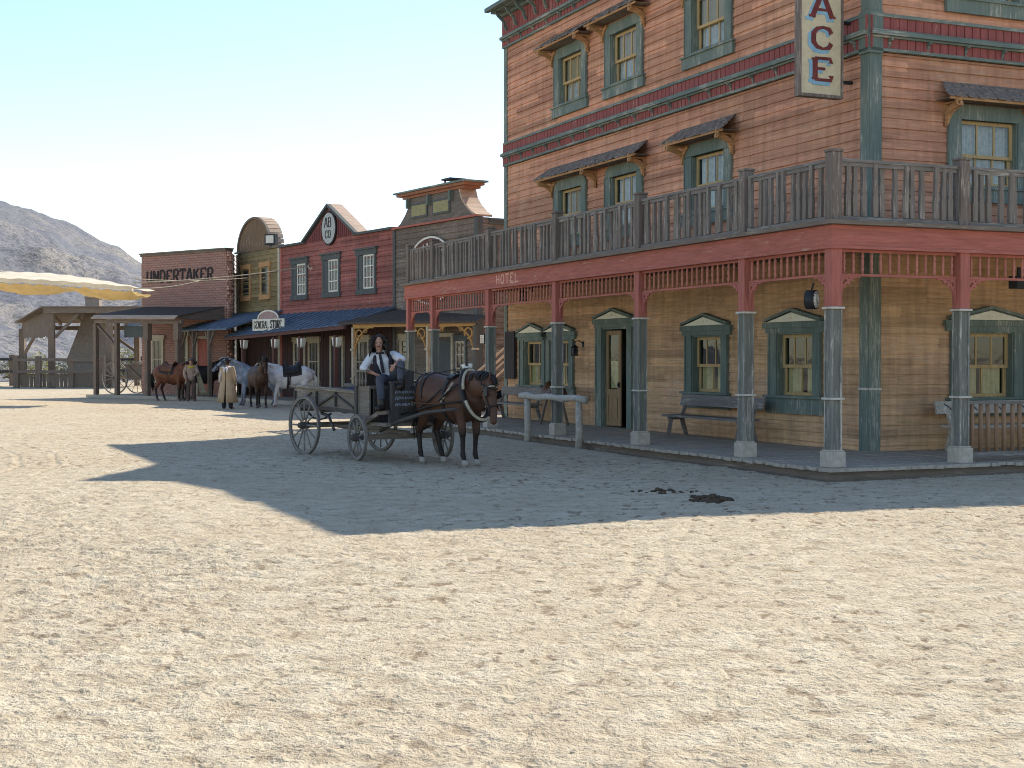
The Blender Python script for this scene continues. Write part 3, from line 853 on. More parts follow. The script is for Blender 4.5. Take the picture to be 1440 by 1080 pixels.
def lap_shape(mb, f, z0, z1, pitch=.2, y=0, seed=1):
    r = random.Random(seed); z = z0
    while z < z1-1e-6:
        b = min(z+pitch, z1); (xa, xb) = f(z+.01); (xc, xd) = f(b-.01)
        if xb-xa > .05:
            x = xa; cuts = [xa]
            while x < xb: x += r.uniform(2, 4); cuts.append(min(x, xb))
            for p, q in zip(cuts[:-1], cuts[1:]):
                p2 = xc if p == xa else p; q2 = xd if q == xb else q
                d = .035 + r.uniform(-.008, .008); j = r.uniform(-.006, .006)
                p2 = max(p2, xc); q2 = min(q2, xd)
                mb.add([(p, y-d+j, z+.014), (q, y-d+j, z+.014), (max(q2, p2), y-.008, b), (p2, y-.008, b), (p, y, z+.014), (q, y, z+.014)], [(0,1,2,3), (4,5,1,0)])
        z = b
M['shaded_brown_v'] = wood('shaded_brown_boards', (.075,.04,.035), (.15,.1,.08), grain='v', wear=.2)  # brown boards, colour darkened further to stand for deep porch shade
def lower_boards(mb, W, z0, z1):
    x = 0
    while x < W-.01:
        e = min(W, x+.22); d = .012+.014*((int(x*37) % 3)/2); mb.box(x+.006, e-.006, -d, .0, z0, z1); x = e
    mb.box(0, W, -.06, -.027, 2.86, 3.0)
def interp(pts, v):
    for (a, b), (c, d) in zip(pts[:-1], pts[1:]):
        if a <= v <= c: return b + (d-b)*(v-a)/(c-a+1e-9)
    return pts[-1][1] if v > pts[-1][0] else pts[0][1]
def town_window(root, x, z0, z1, w, frame, sashm, shutter=None, bars=(2, 3), trim=.16, hood=True, name='window'):
    mb = MB(); o = w/2
    sh = .42 if shutter else 0
    mb.box(x-o-sh-trim, x-o-sh, -.07, -.0, z0, z1); mb.box(x+o, x+o+trim, -.07, 0, z0, z1)
    mb.box(x-o-sh-trim-.08, x+o+trim+.08, -.09, 0, z1, z1+.2); mb.box(x-o-sh-trim-.06, x+o+trim+.06, -.10, 0, z0-.2, z0)
    if hood: mb.box(x-o-sh-trim-.14, x+o+trim+.14, -.15, 0, z1+.2, z1+.26)
    win = mb.build(name, [frame], root)
    g = MB(); g.box(x-o, x+o, -.03, -.025, z0, z1); g.build('pane', [M['dark_pane']], win)
    s = MB(); 
    s.box(x-o, x-o+.06, -.06, -.031, z0, z1); s.box(x+o-.06, x+o, -.06, -.031, z0, z1)
    s.box(x-o+.06, x+o-.06, -.06, -.031, z0, z0+.06); s.box(x-o+.06, x+o-.06, -.06, -.031, z1-.06, z1)
    for i in range(1, bars[0]+1):
        q = x-o+2*o*i/(bars[0]+1); s.box(q-.018, q+.018, -.055, -.031, z0+.06, z1-.06)
    for i in range(1, bars[1]+1):
        q = z0+(z1-z0)*i/(bars[1]+1); s.box(x-o+.06, x+o-.06, -.053, -.032, q-.02, q+.02)
    s.build('sash', [sashm], win)
    if shutter:
        s = MB(); s.box(x-o-sh, x-o-.02, -.05, -.0, z0+.01, z1-.01)
        for i in range(5): s.box(x-o-sh+.05, x-o-.07, -.062, -.05, z0+.1+i*(z1-z0-.15)/5, z0+.1+(i+.7)*(z1-z0-.15)/5)
        s.build('shutter', [shutter], win)
    return win
M['dark_pane'] = plain('dark_pane', (.02,.022,.025), rough=.12, var=.3, bump=0, spec=.6)

# ---------------- grey false-front building
gb = row_empty('grey_shopfront', 'narrow grey boarded building with a flared false front and a round white-rimmed sign', 'building', 5.8)
W = 5.8
def f_grey(z):
    if z < 6.35: return (0, W)
    k = interp([(6.35, 0), (6.5, .3), (6.75, .62), (7.0, .85), (7.4, 1.0)], z)
    return (.28+1.02*k, W-1.1*k)
mb = MB(); lap_shape(mb, lambda z: (0, W), .1, 6.35, .2, 0, 4)
mb.box(0, W, .0, .45, .0, 6.3)
mb.build('front_wall', M['grey_lap'], gb)
mb = MB(); pts = [(f_grey(z)[0], z) for z in (6.351, 6.5, 6.75, 7.0, 7.3)]; pr_ = [(f_grey(z)[1], z) for z in (7.3, 7.0, 6.75, 6.5, 6.351)]
mb.prism(pts + pr_, -.05, .42); mb.build('flared_parapet', wood('parapet_boards', (.17,.14,.115), (.3,.26,.21), grain='h', wear=.35), gb)
mb = MB()
mb.strip([(a, b) for a, b in pr_], .07, -.08, .55); mb.build('parapet_edge', M['sunned'], gb)
mb = MB()
for i, (x0, x1) in enumerate(((.85, 5.15), (.62, 5.32))): mb.box(x0, x1, -.12-.12*i, .5+.05*i, 7.301+.09*i, 7.389+.09*i)
mb.build('parapet_cornice', wood('rust_trim', (.34,.15,.09), (.4,.26,.18), grain='h', wear=.25), gb)
mb = MB(); mb.box(.5, 5.45, -.32, .62, 7.482, 7.54); mb.build('cornice_cap', M['teal_h'], gb)
mb = MB(); mb.box(0, W+.03, -.12, -.03, 6.31, 6.38); mb.build('string_course', M['red'], gb)
for x0, x1 in ((1.4, 2.58), (2.94, 4.12)):
    mb = MB(); mb.box(x0, x1, -.09, -.051, 6.58, 7.08); p_ = mb.build('parapet_panel', M['slate'], gb)
    mb = MB(); mb.box(x0+.08, x1-.08, -.1, -.091, 6.65, 7.02); mb.build('panel_board', plain('olive_panel', (.3,.27,.13), var=.3), p_)
for x in (1.28, 2.76, 4.26):
    mb = MB(); mb.box(x-.05, x+.05, -.2, -.05, 6.95, 7.3); mb.build('cornice_bracket', M['teal'], gb)
mb = MB(); mb.box(W-.16, W+.03, -.06, .16, .05, 6.3); mb.build('corner_board', M['slate'], gb)
mb = MB(); mb.box(0, .16, -.065, .0, .05, 6.27); mb.build('edge_board', M['slate'], gb)
mb = MB(); mb.M = Matrix.Translation((W, 0, 0)) @ Matrix.Rotation(PI/2, 4, 'Z'); lap_shape(mb, lambda z: (.16, 9), .1, 6.2, .2, 0, 9)
mb.box(.0, 9, 0, .3, 0, 6.2); mb.build('side_wall', M['grey_lap'], gb)
mb = MB(); mb.box(W-.3, W+.12, .4, 9, 6.2, 6.28); mb.box(W-.2, W+.07, .4, 9, 6.08, 6.199); mb.build('side_coping', M['slate'], gb)
mb = MB(); mb.box(.0, W-.31, .45, 9, 5.4, 5.5); mb.box(0, W-.3, 8.9, 9, 0, 5.4); mb.build('roof', M['dark_roof'], gb)
mb = MB(); mb.box(2.45, 2.85, .7, 1.15, 5.4, 7.7); mb.cur = 1; mb.box(2.38, 2.92, .63, 1.22, 7.7, 7.76); mb.box(2.35, 2.95, .6, 1.25, 7.86, 7.92)
for x in (2.42, 2.83):
    for y in (.67, 1.13): mb.box(x, x+.05, y, y+.05, 7.76, 7.86)
mb.build('chimney', [plain('chimney_brick', (.3,.15,.1)), M['black']], gb)
# round sign with pale rim
def disc(mb, cx, cz, r, y0, y1, n=40, ez=1.0):
    mb.prism([(cx+r*math.cos(2*PI*i/n), cz+r*ez*math.sin(2*PI*i/n)) for i in range(n)], y0, y1)
mb = MB(); disc(mb, 2.8, 4.72, 1.58, -.09, -.05, 40, .71); sg = mb.build('round_sign', M['brown_lap'], gb)
mb = MB(); mb.strip([(2.8+1.6*math.cos(2*PI*i/44), 4.72+1.13*math.sin(2*PI*i/44)) for i in range(45)], .065, -.12, -.091); mb.build('sign_rim', M['white_paint'], sg)
mb = MB()
rr = random.Random(2)
for a in list(range(50, 135, 12)) + list(range(215, 330, 13)):
    ca, sa = math.cos(R(a)), math.sin(R(a)); c0 = (2.8+1.28*ca, 4.72+.86*sa)
    t_ = (-sa, ca)
    mb.strip([(c0[0]-ca*.1, c0[1]-sa*.1), (c0[0]+ca*.1, c0[1]+sa*.1)], .04, -.104, -.091)
    mb.strip([(c0[0]+ca*.07*rr.choice((-1, 1)), c0[1]+sa*.07), (c0[0]+t_[0]*.09, c0[1]+t_[1]*.09+sa*.05)], .035, -.106, -.092)
mb.build('sign_letters', M['white_paint'], sg)
# trapezoid porch with orange fretwork arches
mb = MB()
A = (-.05, -2.2, 2.98); B = (W+.7, -.45, 2.92); C_ = (W+.7, .0, 3.1); D = (-.05, 0, 3.5)
mb.add([A, B, C_, D] + [(p[0], p[1], p[2]-.07) for p in (A, B, C_, D)], [(0,1,2,3), (7,6,5,4), (0,4,5,1), (1,5,6,2), (2,6,7,3), (3,7,4,0)])
mb.build('porch_roof', M['dark_roof'], gb)
def lerp3(a, b, t): return tuple(a[i]+(b[i]-a[i])*t for i in range(3))
pA = (.57, -1.9, 0); pB = (4.2, -.95, 0); pC = (6.3, -.4, 0)
mb = MB(); mb.beam((pA[0], pA[1], 2.86), (pC[0], pC[1], 2.84), .06, .12); mb.build('porch_beam', M['orange'], gb)
for k, p in enumerate((pA, pB, pC)):
    mb = MB(); mb.box(p[0]-.05, p[0]+.05, p[1]-.05, p[1]+.05, 0, 2.8); pp = mb.build('porch_post', M['slate'] if k == 2 else M['pale_trim'], gb)
    mb = MB(); mb.box(p[0]-.09, p[0]+.09, p[1]-.09, p[1]+.09, 2.0, 2.06); mb.box(p[0]-.08, p[0]+.08, p[1]-.08, p[1]+.08, 1.0, 1.05); mb.build('post_ring', M['pale_trim'], pp)
fret = bracket_mesh(1.0, .05, 'orange', 'fret_bracket')
pang = math.atan2(pC[1]-pA[1], pC[0]-pA[0])
for p, sgn in ((pA, 1), (pB, -1), (pB, 1), (pC, -1)):
    q = (p[0]+sgn*.06*math.cos(pang), p[1]+sgn*.06*math.sin(pang))
    mkobj('fret_bracket', fret, gb, 0, (*q, 2.8), (0, 0, pang if sgn > 0 else pang+PI))
mb = MB(); mb.prism([(-.1, 0), (W+.1, 0), (W+.1, -.8), (-.1, -2.3)], -.05, .12, 'xy'); mb.build('boardwalk', M['deck'], gb)
mb = MB()
for x in (.35, .78): mb.box(x, x+.4, -.06, -.03, .9, 2.35)
mb.box(1.5, 2.7, -.05, -.036, .15, 2.5)
gw = town_window(gb, 1.0, .9, 2.4, .8, M['pale_trim'], M['pale_trim'], None, (1, 2), .08, False)
town_window(gb, 4.75, .95, 2.3, .6, M['slate'], M['pale_trim'], None, (1, 2), .1, False)
mb = MB(); mb.box(3.3, 4.2, -.07, -.03, .12, 2.35); d_ = mb.build('door', M['slate'], gb)
mb = MB(); mb.box(3.18, 3.3, -.1, 0, .12, 2.45); mb.box(4.2, 4.32, -.1, 0, .12, 2.45); mb.box(3.18, 4.32, -.1, 0, 2.451, 2.58); mb.build('door_frame', M['pale_trim'], d_)

# ---------------- red general store
rbld = row_empty('red_store_building', 'dark red clapboard store with a central gable and three white-sashed windows', 'building', 15.9)
W = 10.1
def f_red(z):
    if z < 6.35: return (0, W)
    k = (z-6.35)/(7.62-6.35); return (2.45+2.3*k, 7.1-2.35*k)
mb = MB(); lap_shape(mb, lambda z: (0, W), 2.95, 6.35, .19, 0, 14); mb.box(0, W, 0.001, .4, 0, 6.3)
mb.build('front_wall', M['red_lap'], rbld)
mb = MB(); lower_boards(mb, W, .1, 2.95); mb.build('lower_wall', M['shaded_brown_v'], rbld)
mb = MB(); mb.prism([(2.45, 6.351), (7.1, 6.351), (4.75, 7.6)], -.03, .42)
i = 2.6
while i < 7.0:
    top = 6.35+1.2*(1-abs(i-4.75)/2.35)-.1
    if top > 6.5: mb.box(i, i+.09, -.05, -.03, 6.4, top)
    i += .17
mb.build('gable', M['red_v'] if False else wood('gable_red', (.2,.06,.055), (.28,.17,.14), grain='v', wear=.2), rbld)
mb = MB(); mb.strip([(2.35, 6.4), (4.77, 7.7)], .1, -.16, -.0); mb.strip([(4.74, 7.7), (7.2, 6.4)], .1, -.162, -.002)
mb.box(-.02, 2.5, -.14, .45, 6.34, 6.43); mb.box(7.0, W, -.14, .45, 6.341, 6.43); mb.build('coping', M['slate'], rbld)
mb = MB(); mb.strip([(4.74, 7.72), (7.2, 6.42)], .06, .0, .5); mb.strip([(2.35, 6.42), (4.76, 7.72)], .06, .001, .499); mb.build('gable_roof', M['sunned'], rbld)
mb = MB(); disc(mb, 4.83, 6.78, .66, -.1, -.052, 36); rs_ = mb.build('round_sign', M['letter_black'], rbld)
mb = MB(); disc(mb, 4.83, 6.78, .6, -.115, -.101, 36); mb.build('sign_face', plain('grey_white_face', (.42,.43,.4), var=.25), rs_)
mb = MB(); mb.M = Matrix.Translation((0, 0, 0))
letters(mb, 'A', 4.5, 6.83, .26, .36, .07, -.128, -.116, thick=.14, thin=.08, serif=.1); letters(mb, 'B', 4.83, 6.83, .26, .36, .07, -.128, -.116, thick=.14, thin=.08, serif=.1)
letters(mb, 'CO', 4.55, 6.4, .22, .3, .06, -.128, -.116, thick=.14, thin=.08, serif=0)
mb.build('sign_letters', M['letter_black'], rs_)
for x in (1.95, 4.95, 7.98): town_window(rbld, x+.2, 4.3, 5.56, .84, M['slate'], M['white_paint'], M['slate'], (2, 2), .15)
mb = MB(); mb.box(0, .14, -.06, 0, .05, 6.3); mb.build('edge_board', M['red_v'], rbld)
mb = MB(); mb.box(0, W, .4, 9, 5.2, 5.3); mb.box(0, .1, .4, 9, 0, 5.2); mb.box(0, W, 8.9, 9, 0, 5.2); mb.build('roof', M['dark_roof'], rbld)
# tin awning
def awning(root, x0, x1, t0, t1, zw, ze0, ze1, mat, name='awning_roof', th=.06):
    mb = MB(); n = int((x1-x0)/.6)
    P = [(x0, -t0, ze0), (x1, -t1, ze1), (x1, 0.02, zw), (x0, 0.02, zw)]
    mb.add(P + [(p[0], p[1], p[2]-th) for p in P], [(0,1,2,3), (7,6,5,4), (0,4,5,1), (1,5,6,2), (2,6,7,3), (3,7,4,0)])
    for i in range(n+1):
        k = i/n; a = lerp3(P[0], P[1], k); b = lerp3(P[3], P[2], k)
        mb.beam((a[0], a[1], a[2]+.012), (b[0], b[1], b[2]+.012), .03, .03)
    return mb.build(name, mat, root)
awning(rbld, -1.0, W+.2, 2.15, 2.1, 3.6, 2.62, 2.9, M['tin'])
mb = MB(); mb.beam((-1, -2.1, 2.55), (W+.2, -2.05, 2.82), .1, .14); mb.build('awning_beam', M['brown_lap'], rbld)
for s in (15.1, 11.9, 9.45, 6.4):
    x = 15.9-s
    mb = MB(); mb.box(x-.07, x+.07, -2.08, -1.94, 0, 2.55); p_ = mb.build('porch_post', M['brown_lap'], rbld)
    for sg in (-1, 1):
        b = MB(); b.prism([(x+sg*.08, 2.12), (x+sg*.17, 2.18), (x+sg*.26, 2.47), (x+sg*.08, 2.47)], -2.06, -1.9)
        b.build('post_bracket', M['white_paint'], p_)
mb = MB(); mb.box(-.5, W, -2.3, 0, -.05, .14); mb.build('boardwalk', M['deck'], rbld)
town_window(rbld, 1.9, .8, 2.4, 1.0, M['pale_trim'], M['pale_trim'], None, (2, 1), .08, False, 'shop_window')
town_window(rbld, 3.3, .8, 2.4, .9, M['pale_trim'], M['pale_trim'], None, (2, 1), .08, False, 'shop_window')
town_window(rbld, 7.6, .8, 2.4, 1.0, M['pale_trim'], M['pale_trim'], None, (2, 1), .08, False, 'shop_window')
mb = MB(); mb.box(5.0, 5.95, -.07, -.03, .14, 2.4); d_ = mb.build('door', M['dark_green'], rbld)
mb = MB(); mb.box(4.88, 5.0, -.1, 0, .14, 2.5); mb.box(5.95, 6.07, -.1, 0, .14, 2.5); mb.box(4.88, 6.07, -.1, 0, 2.501, 2.6); mb.build('door_frame', M['pale_trim'], d_)

# store sign standing on the awning
cx, cy = rowpt(13.1, 1.75)
sgn = empty('shop_sign', 'white board sign lettered GENERAL STORE with arched top standing on the tin awning', 'sign', (cx, cy, 2.83), RA+R(14))
mb = MB(); mb.box(-1.02, 1.02, -.03, .03, 0, .46); mb.build('sign_board', M['white_paint'], sgn)
mb = MB(); mb.prism([(.68*math.cos(R(a)), .461+.34*math.sin(R(a))) for a in range(0, 181, 12)], -.025, .025); mb.build('sign_arch', plain('arch_board', (.35,.24,.22), var=.3), sgn)
mb = MB(); mb.strip([(.66*math.cos(R(a)), .461+.32*math.sin(R(a))) for a in range(0, 181, 10)], .06, -.04, -.026); mb.build('arch_rim', M['white_paint'], sgn)
mb = MB(); letters(mb, 'GENERAL', -.92, .09, .11, .28, .03, -.04, -.031, thick=.11, thin=.06, serif=.05); letters(mb, 'STORE', .16, .09, .11, .31, .04, -.04, -.031, thick=.15, thin=.07, serif=.05)
mb.build('sign_letters', M['letter_black'], sgn)
mb = MB(); mb.beam((-.8, .03, .0), (-.8, .5, .2), .04, .04); mb.beam((.8, .03, .0), (.8, .5, .2), .04, .04); mb.build('sign_brace', M['old_wood'], sgn)

# ---------------- yellow arched building
yb = row_empty('yellow_arched_building', 'narrow ochre boarded building with a rounded arch false front beside the red store', 'building', 20.75)
W = 4.8
def f_yel(z):
    if z < 6.4: return (0, W)
    k = math.sqrt(max(0, 1-((z-6.4)/1.42)**2)); return (1.98-1.85*k, 1.98+1.85*k)
mb = MB(); lap_shape(mb, lambda z: (0, W), 2.95, 6.4, .2, 0, 21); mb.box(0, W, 0.001, .4, 0, 6.38); mb.build('front_wall', M['yel_lap'], yb)
mb = MB(); lower_boards(mb, W, .1, 2.95); mb.build('lower_wall', M['shaded_brown_v'], yb)
arc = [(1.98+1.85*math.cos(R(a)), 6.401+1.42*math.sin(R(a))) for a in range(0, 181, 9)]
mb = MB(); mb.prism(arc, -.03, .45); mb.build('arched_parapet', wood('arch_brown', (.2,.125,.07), (.25,.18,.12), grain='v', wear=.3), yb)
mb = MB(); mb.strip(arc, .1, -.1, -.0); mb.build('arch_moulding', M['old_wood'], yb)
mb = MB()
for a in range(0, 180, 9):
    p = (1.98+1.88*math.cos(R(a+.6)), 6.401+1.45*math.sin(R(a+.6))); q = (1.98+1.88*math.cos(R(a+8.2)), 6.401+1.45*math.sin(R(a+8.2)))
    mb.strip([p, q], .04, .0, .56)
mb.build('arch_roof', M['sunned'], yb)
mb = MB(); mb.box(-.15, .45, -.12, .3, 6.38, 6.46); mb.box(3.7, W, -.1, .3, 6.38, 6.46); mb.build('coping', M['old_wood'], yb)
mb = MB()
rr = random.Random(8)
for k in range(7):
    x = .75+k*.36; z = 6.62+.07*math.sin(k); mb.strip([(x, z), (x+.03, z+.26)], .035, -.04, -.031); mb.strip([(x, z+.1), (x+.16, z+.2+rr.uniform(-.1, .1)), (x+.2, z)], .03, -.042, -.032)
mb.build('faded_lettering', plain('faded_paint', (.33,.22,.15), var=.3), yb)
for x in (1.05, 3.2): town_window(yb, x, 4.45, 5.65, .8, M['ochre'], M['yel_lap'], None, (0, 1), .13, False)
mb = MB(); mb.box(W-.2, W, -.07, 0, .05, 6.35); mb.build('edge_board', M['pale_trim'], yb)
mb = MB(); mb.box(-.04, .12, -.07, .1, .05, 6.35); mb.build('corner_board', M['old_wood_v'], yb)
mb = MB(); mb.box(0, W, .4, 9, 5.2, 5.3); mb.box(0, .1, .4, 9, 0, 5.2); mb.box(0, W, 8.9, 9, 0, 5.2); mb.build('roof', M['dark_roof'], yb)
awning(yb, -.3, W+.2, 2.75, 2.5, 3.75, 2.98, 2.95, M['tin'])
for x in (-.2, 1.3, 3.2):
    mb = MB(); mb.box(x-.07, x+.07, -2.6, -2.46, 0, 2.9); p_ = mb.build('porch_post', M['old_wood_v'], yb)
    b = MB(); b.beam((x, -2.53, 2.2), (x+.55, -2.53, 2.85), .08, .08); b.beam((x, -2.5, 2.2), (x-.5, -2.5, 2.85), .08, .08); b.build('post_brace', M['old_wood'], p_)
mb = MB(); mb.box(-.3, W, -2.8, 0, -.05, .13); mb.build('boardwalk', M['deck'], yb)
# floodlight
fl = empty('floodlight', 'black floodlight with square glass clamped to the side of the ochre arch', 'lamp', (*rowpt(16.7, .15), 6.52), RA+R(30))
mb = MB(); mb.box(-.27, .27, -.05, .16, 0, .46); mb.build('housing', M['black'], fl, .01)
mb = MB(); mb.box(-.2, .2, -.062, -.051, .07, .39); mb.build('lamp_glass', M['white_paint'], fl)
mb = MB(); mb.beam((0, .08, 0), (0, .08, -.15), .05, .05); mb.build('clamp', M['black'], fl)

# ---------------- brick undertaker
def brick_mat():
    t = NT('brick'); sx = t.n('ShaderNodeSeparateXYZ'); t.l(t.tc.outputs['Object'], sx.inputs[0]); cb = t.n('ShaderNodeCombineXYZ')
    t.l(t.math('ADD', sx.outputs[0], sx.outputs[1]), cb.inputs[0]); t.l(sx.outputs[2], cb.inputs[1])
    nz = t.noise(t.mapping(), 3, 3)
    b = t.n('ShaderNodeTexBrick'); b.inputs['Scale'].default_value = 1.0; b.inputs['Brick Width'].default_value = .30; b.inputs['Row Height'].default_value = .105
    b.inputs['Mortar Size'].default_value = .012; b.inputs['Color1'].default_value = (.50,.25,.17,1); b.inputs['Color2'].default_value = (.38,.17,.12,1); b.inputs['Mortar'].default_value = (.12,.08,.07,1)
    t.l(cb.outputs[0], b.inputs['Vector'])
    t.color(t.mix(t.ramp(nz, BW(.3, .7)), b.outputs['Color'], (.33,.19,.15))); t.rough(.9)
    t.bump(b.outputs['Fac'], .8, -.02); return t.m
M['brick'] = brick_mat()
ub = empty('brick_undertaker_building', 'flat-topped red brick building lettered UNDERTAKER with a ragged right edge and a plank porch', 'building', (-17.07, 65.6, 0), dirang(.795, -.607))
W = 5.8
mb = MB(); mb.box(0, W, 0, .35, 0, 6.5); rr = random.Random(4)
z = 0
mb.build('front_wall', M['brick'], ub)
mb = MB(); mb.box(W+.001, W+.04, .03, .2, 0, 6.3)
while z < 6.4:
    for q in range(2):
        y = q*.1+rr.uniform(-.03, .03); x = W+rr.uniform(.03, .2); mb.box(W+.02, x, y, y+rr.uniform(.1, .2), z, z+rr.uniform(.07, .1))
    z += .105
mb.build('ragged_edge', plain('sunlit_brick', (.48,.27,.2), var=.4), ub)  # brick colour paled to carry the sunlight on this edge
mb = MB(); mb.box(-.08, W+.05, -.1, .42, 6.5, 6.56); mb.box(-.04, W+.02, -.05, .38, 6.4, 6.499); mb.build('coping', M['old_wood'], ub)
mb = MB(); letters(mb, 'UNDERTAKER', .38, 5.2, .37, .52, .095, -.025, -.002, thick=.2, thin=.12, serif=.1, jitter=.02, slant=.04); mb.build('wall_lettering', M['letter_black'], ub)
mb = MB(); P1 = Vector((-12.28, 62.4, 0)); P2 = Vector((-12.70, 66.5, 0))
T_ub = Matrix.Translation((-17.07, 65.6, 0)) @ Matrix.Rotation(dirang(.795, -.607), 4, 'Z')
a_ = (P2-P1); L_ = a_.length
mb.M = T_ub.inverted() @ Matrix.Translation(P1) @ Matrix.Rotation(math.atan2(a_.y, a_.x), 4, 'Z')
lap_shape(mb, lambda z: (0, L_), .1, 6.35, .2, 0, 5); mb.box(0, L_, .0, .15, 0, 6.35); mb.build('side_wall', M['white_lap'], ub)
mb = MB(); mb.box(.0, W-.3, .35, 7, 5.4, 5.5); mb.box(0, .1, .35, 7, 0, 5.4); mb.build('roof', M['dark_roof'], ub)
for (x0, x1, z0, z1, nm) in ((.75, 1.6, .8, 2.6, 'window'), (2.45, 3.3, .8, 2.75, 'window')):
    town_window(ub, (x0+x1)/2, z0, z1, x1-x0-.2, M['pale_trim'], M['pale_trim'], None, (1, 1), .1, False)
mb = MB(); mb.box(4.0, 4.7, -.06, -.02, .1, 2.55); d_ = mb.build('door', M['red_v'], ub)
mb = MB(); mb.box(3.88, 4.0, -.1, 0, .1, 2.6); mb.box(4.7, 4.82, -.1, 0, .1, 2.6); mb.box(3.88, 4.82, -.1, 0, 2.601, 2.72); mb.build('door_frame', M['pale_trim'], d_)
# porch
mb = MB(); P = [(.1, -2.62, 3.68), (5.75, -2.55, 3.56), (5.65, 0, 4.0), (.1, 0, 4.1)]
mb.add(P + [(p[0], p[1], p[2]-.06) for p in P], [(0,1,2,3), (7,6,5,4), (0,4,5,1), (1,5,6,2), (2,6,7,3), (3,7,4,0)])
mb.build('porch_roof', M['dark_roof'], ub)
mb = MB(); mb.beam((.05, -2.74, 3.585), (5.7, -2.68, 3.465), .26, .02, up=(0,-.62,.78)); mb.build('porch_fascia', M['sunned'], ub)
mb = MB(); mb.beam((.1, -2.6, 3.38), (5.9, -2.5, 3.26), .14, .14); mb.build('porch_beam', M['old_wood'], ub)
mb = MB(); lap_shape(mb, lambda z: (0, 1), 0, .1); mb = MB(); mb.prism([(-2.6, 3.4), (0, 3.4), (0, 3.95), (-2.6, 3.48)], 5.6, 5.66, 'yz'); mb.build('porch_gable_board', M['old_wood'], ub)
for x in (.0, 1.5, 3.6, 5.6):
    mb = MB(); mb.box(x-.09, x+.09, -2.6, -2.42, 0, 3.3); p_ = mb.build('porch_post', M['old_wood_v'], ub)
    if x > 3: b = MB(); b.box(x-.16, x+.16, -2.63, -2.4, 2.5, 3.26); b.build('post_casing', M['old_wood_v'], p_)
mb = MB(); mb.beam((.1, -2.5, 3.2), (1.4, -2.5, 2.3), .1, .1); mb.build('porch_brace', M['old_wood'], ub)
mb = MB(); mb.box(-.5, W, -2.7, 0, -.05, .12); mb.build('boardwalk', M['deck'], ub)
mb = MB(); mb.box(0, 1.55, -.02, .02, 0, .5); bd = mb.build('hanging_board', M['slate'], None, 0, tuple(T_ub @ Vector((1.75, -2.3, 2.65))), (0, 0, dirang(.795, -.607)))
tag(bd, 'blank weathered grey plank board hanging under the undertaker porch', 'board')

# ---------------- forge shed at far left
sh = empty('forge_shed', 'open plank lean-to shed on posts with a boarded end, left of the brick building', 'shed', (-27.5, 85, 0), 0)
mb = MB()
for i in range(17):
    k = i/17; x0 = -4.0*(1-k); y0 = 6.5*(1-k); zt = 4.15+.6*k+.02; zb = 3.0+.12*random.random()
    x1 = -4.0*(1-(i+.94)/17); y1 = 6.5*(1-(i+.94)/17); zt2 = 4.15+.6*(i+.94)/17
    mb.add([(x0, y0, zb), (x1, y1, zb), (x1, y1, zt2), (x0, y0, zt), (x0+.03, y0+.03, zb), (x1+.03, y1+.03, zb), (x1+.03, y1+.03, zt2), (x0+.03, y0+.03, zt)],
           [(0,1,2,3), (7,6,5,4), (0,4,5,1), (1,5,6,2), (2,6,7,3), (3,7,4,0)])
mb.build('end_boarding', M['old_wood_v'], sh)
mb = MB(); P = [(-.5, -.4, 4.85), (7.5, -.4, 4.85), (7.0, 6.8, 4.1), (-4.6, 6.8, 4.1)]
mb.add(P + [(p[0], p[1], p[2]-.08) for p in P], [(0,1,2,3), (7,6,5,4), (0,4,5,1), (1,5,6,2), (2,6,7,3), (3,7,4,0)]); mb.build('roof', M['old_wood'], sh)
mb = MB(); mb.beam((-.4, -.2, 4.6), (7.3, -.2, 4.6), .2, .3); mb.build('front_beam', M['old_wood'], sh)
mb = MB(); mb.beam((-4, 6.5, 3.7), (7, 6.5, 3.7), .2, .25); mb.build('back_beam', M['old_wood'], sh)
for i in range(6):
    mb = MB(); mb.beam((-.2+i*1.4, 0, 4.66), (-1.5+i*1.4, 6.5, 3.95), .12, .2); mb.build('rafter', M['old_wood'], sh)
for (x, y, zt) in ((0, 0, 4.5), (3.45, 0, 4.5), (7.0, 0, 4.5), (-4, 6.5, 3.65), (3.4, 6.5, 3.65), (7, 6.5, 3.65)):
    mb = MB(); mb.box(x-.17, x+.17, y-.15, y+.15, 0, zt); mb.build('post', M['old_wood_v'], sh)
for a, b in (((-3.9, 6.4, 1.9), (-2.4, 4.2, 3.2)), ((.2, 0, 3.0), (1.6, 0, 4.4)), ((3.3, 6.4, 2.2), (1.4, 6.4, 3.6))):
    mb = MB(); mb.beam(a, b, .14, .16); mb.build('brace', M['old_wood'], sh)
fg = empty('forge', 'plastered forge with a tapering hood and square chimney under the open shed', 'forge', (-27.0, 88, 0), 0)
mb = MB(); mb.prism([(-.15, 0), (2.45, 0), (2.45, 1.5), (-.15, 1.5)], -.8, .8); mb.build('hearth', plain('forge_plaster', (.27,.22,.18), var=.3), fg)
mb = MB()
q0 = [(-.35, -.9, 1.5), (2.6, -.9, 1.5), (2.6, .9, 1.5), (-.35, .9, 1.5)]; q1 = [(.65, -.4, 4.4), (1.65, -.4, 4.4), (1.65, .4, 4.4), (.65, .4, 4.4)]
mb.add(q0+q1, [(0,1,5,4), (1,2,6,5), (2,3,7,6), (3,0,4,7), (4,5,6,7), (3,2,1,0)]); mb.build('hood', plain('forge_plaster2', (.25,.2,.16), var=.3), fg)
mb = MB(); mb.box(.72, 1.58, -.35, .35, 4.3, 5.6); mb.box(.66, 1.64, -.42, .42, 5.45, 5.55); mb.build('chimney', plain('forge_plaster3', (.3,.24,.19), var=.3), fg)

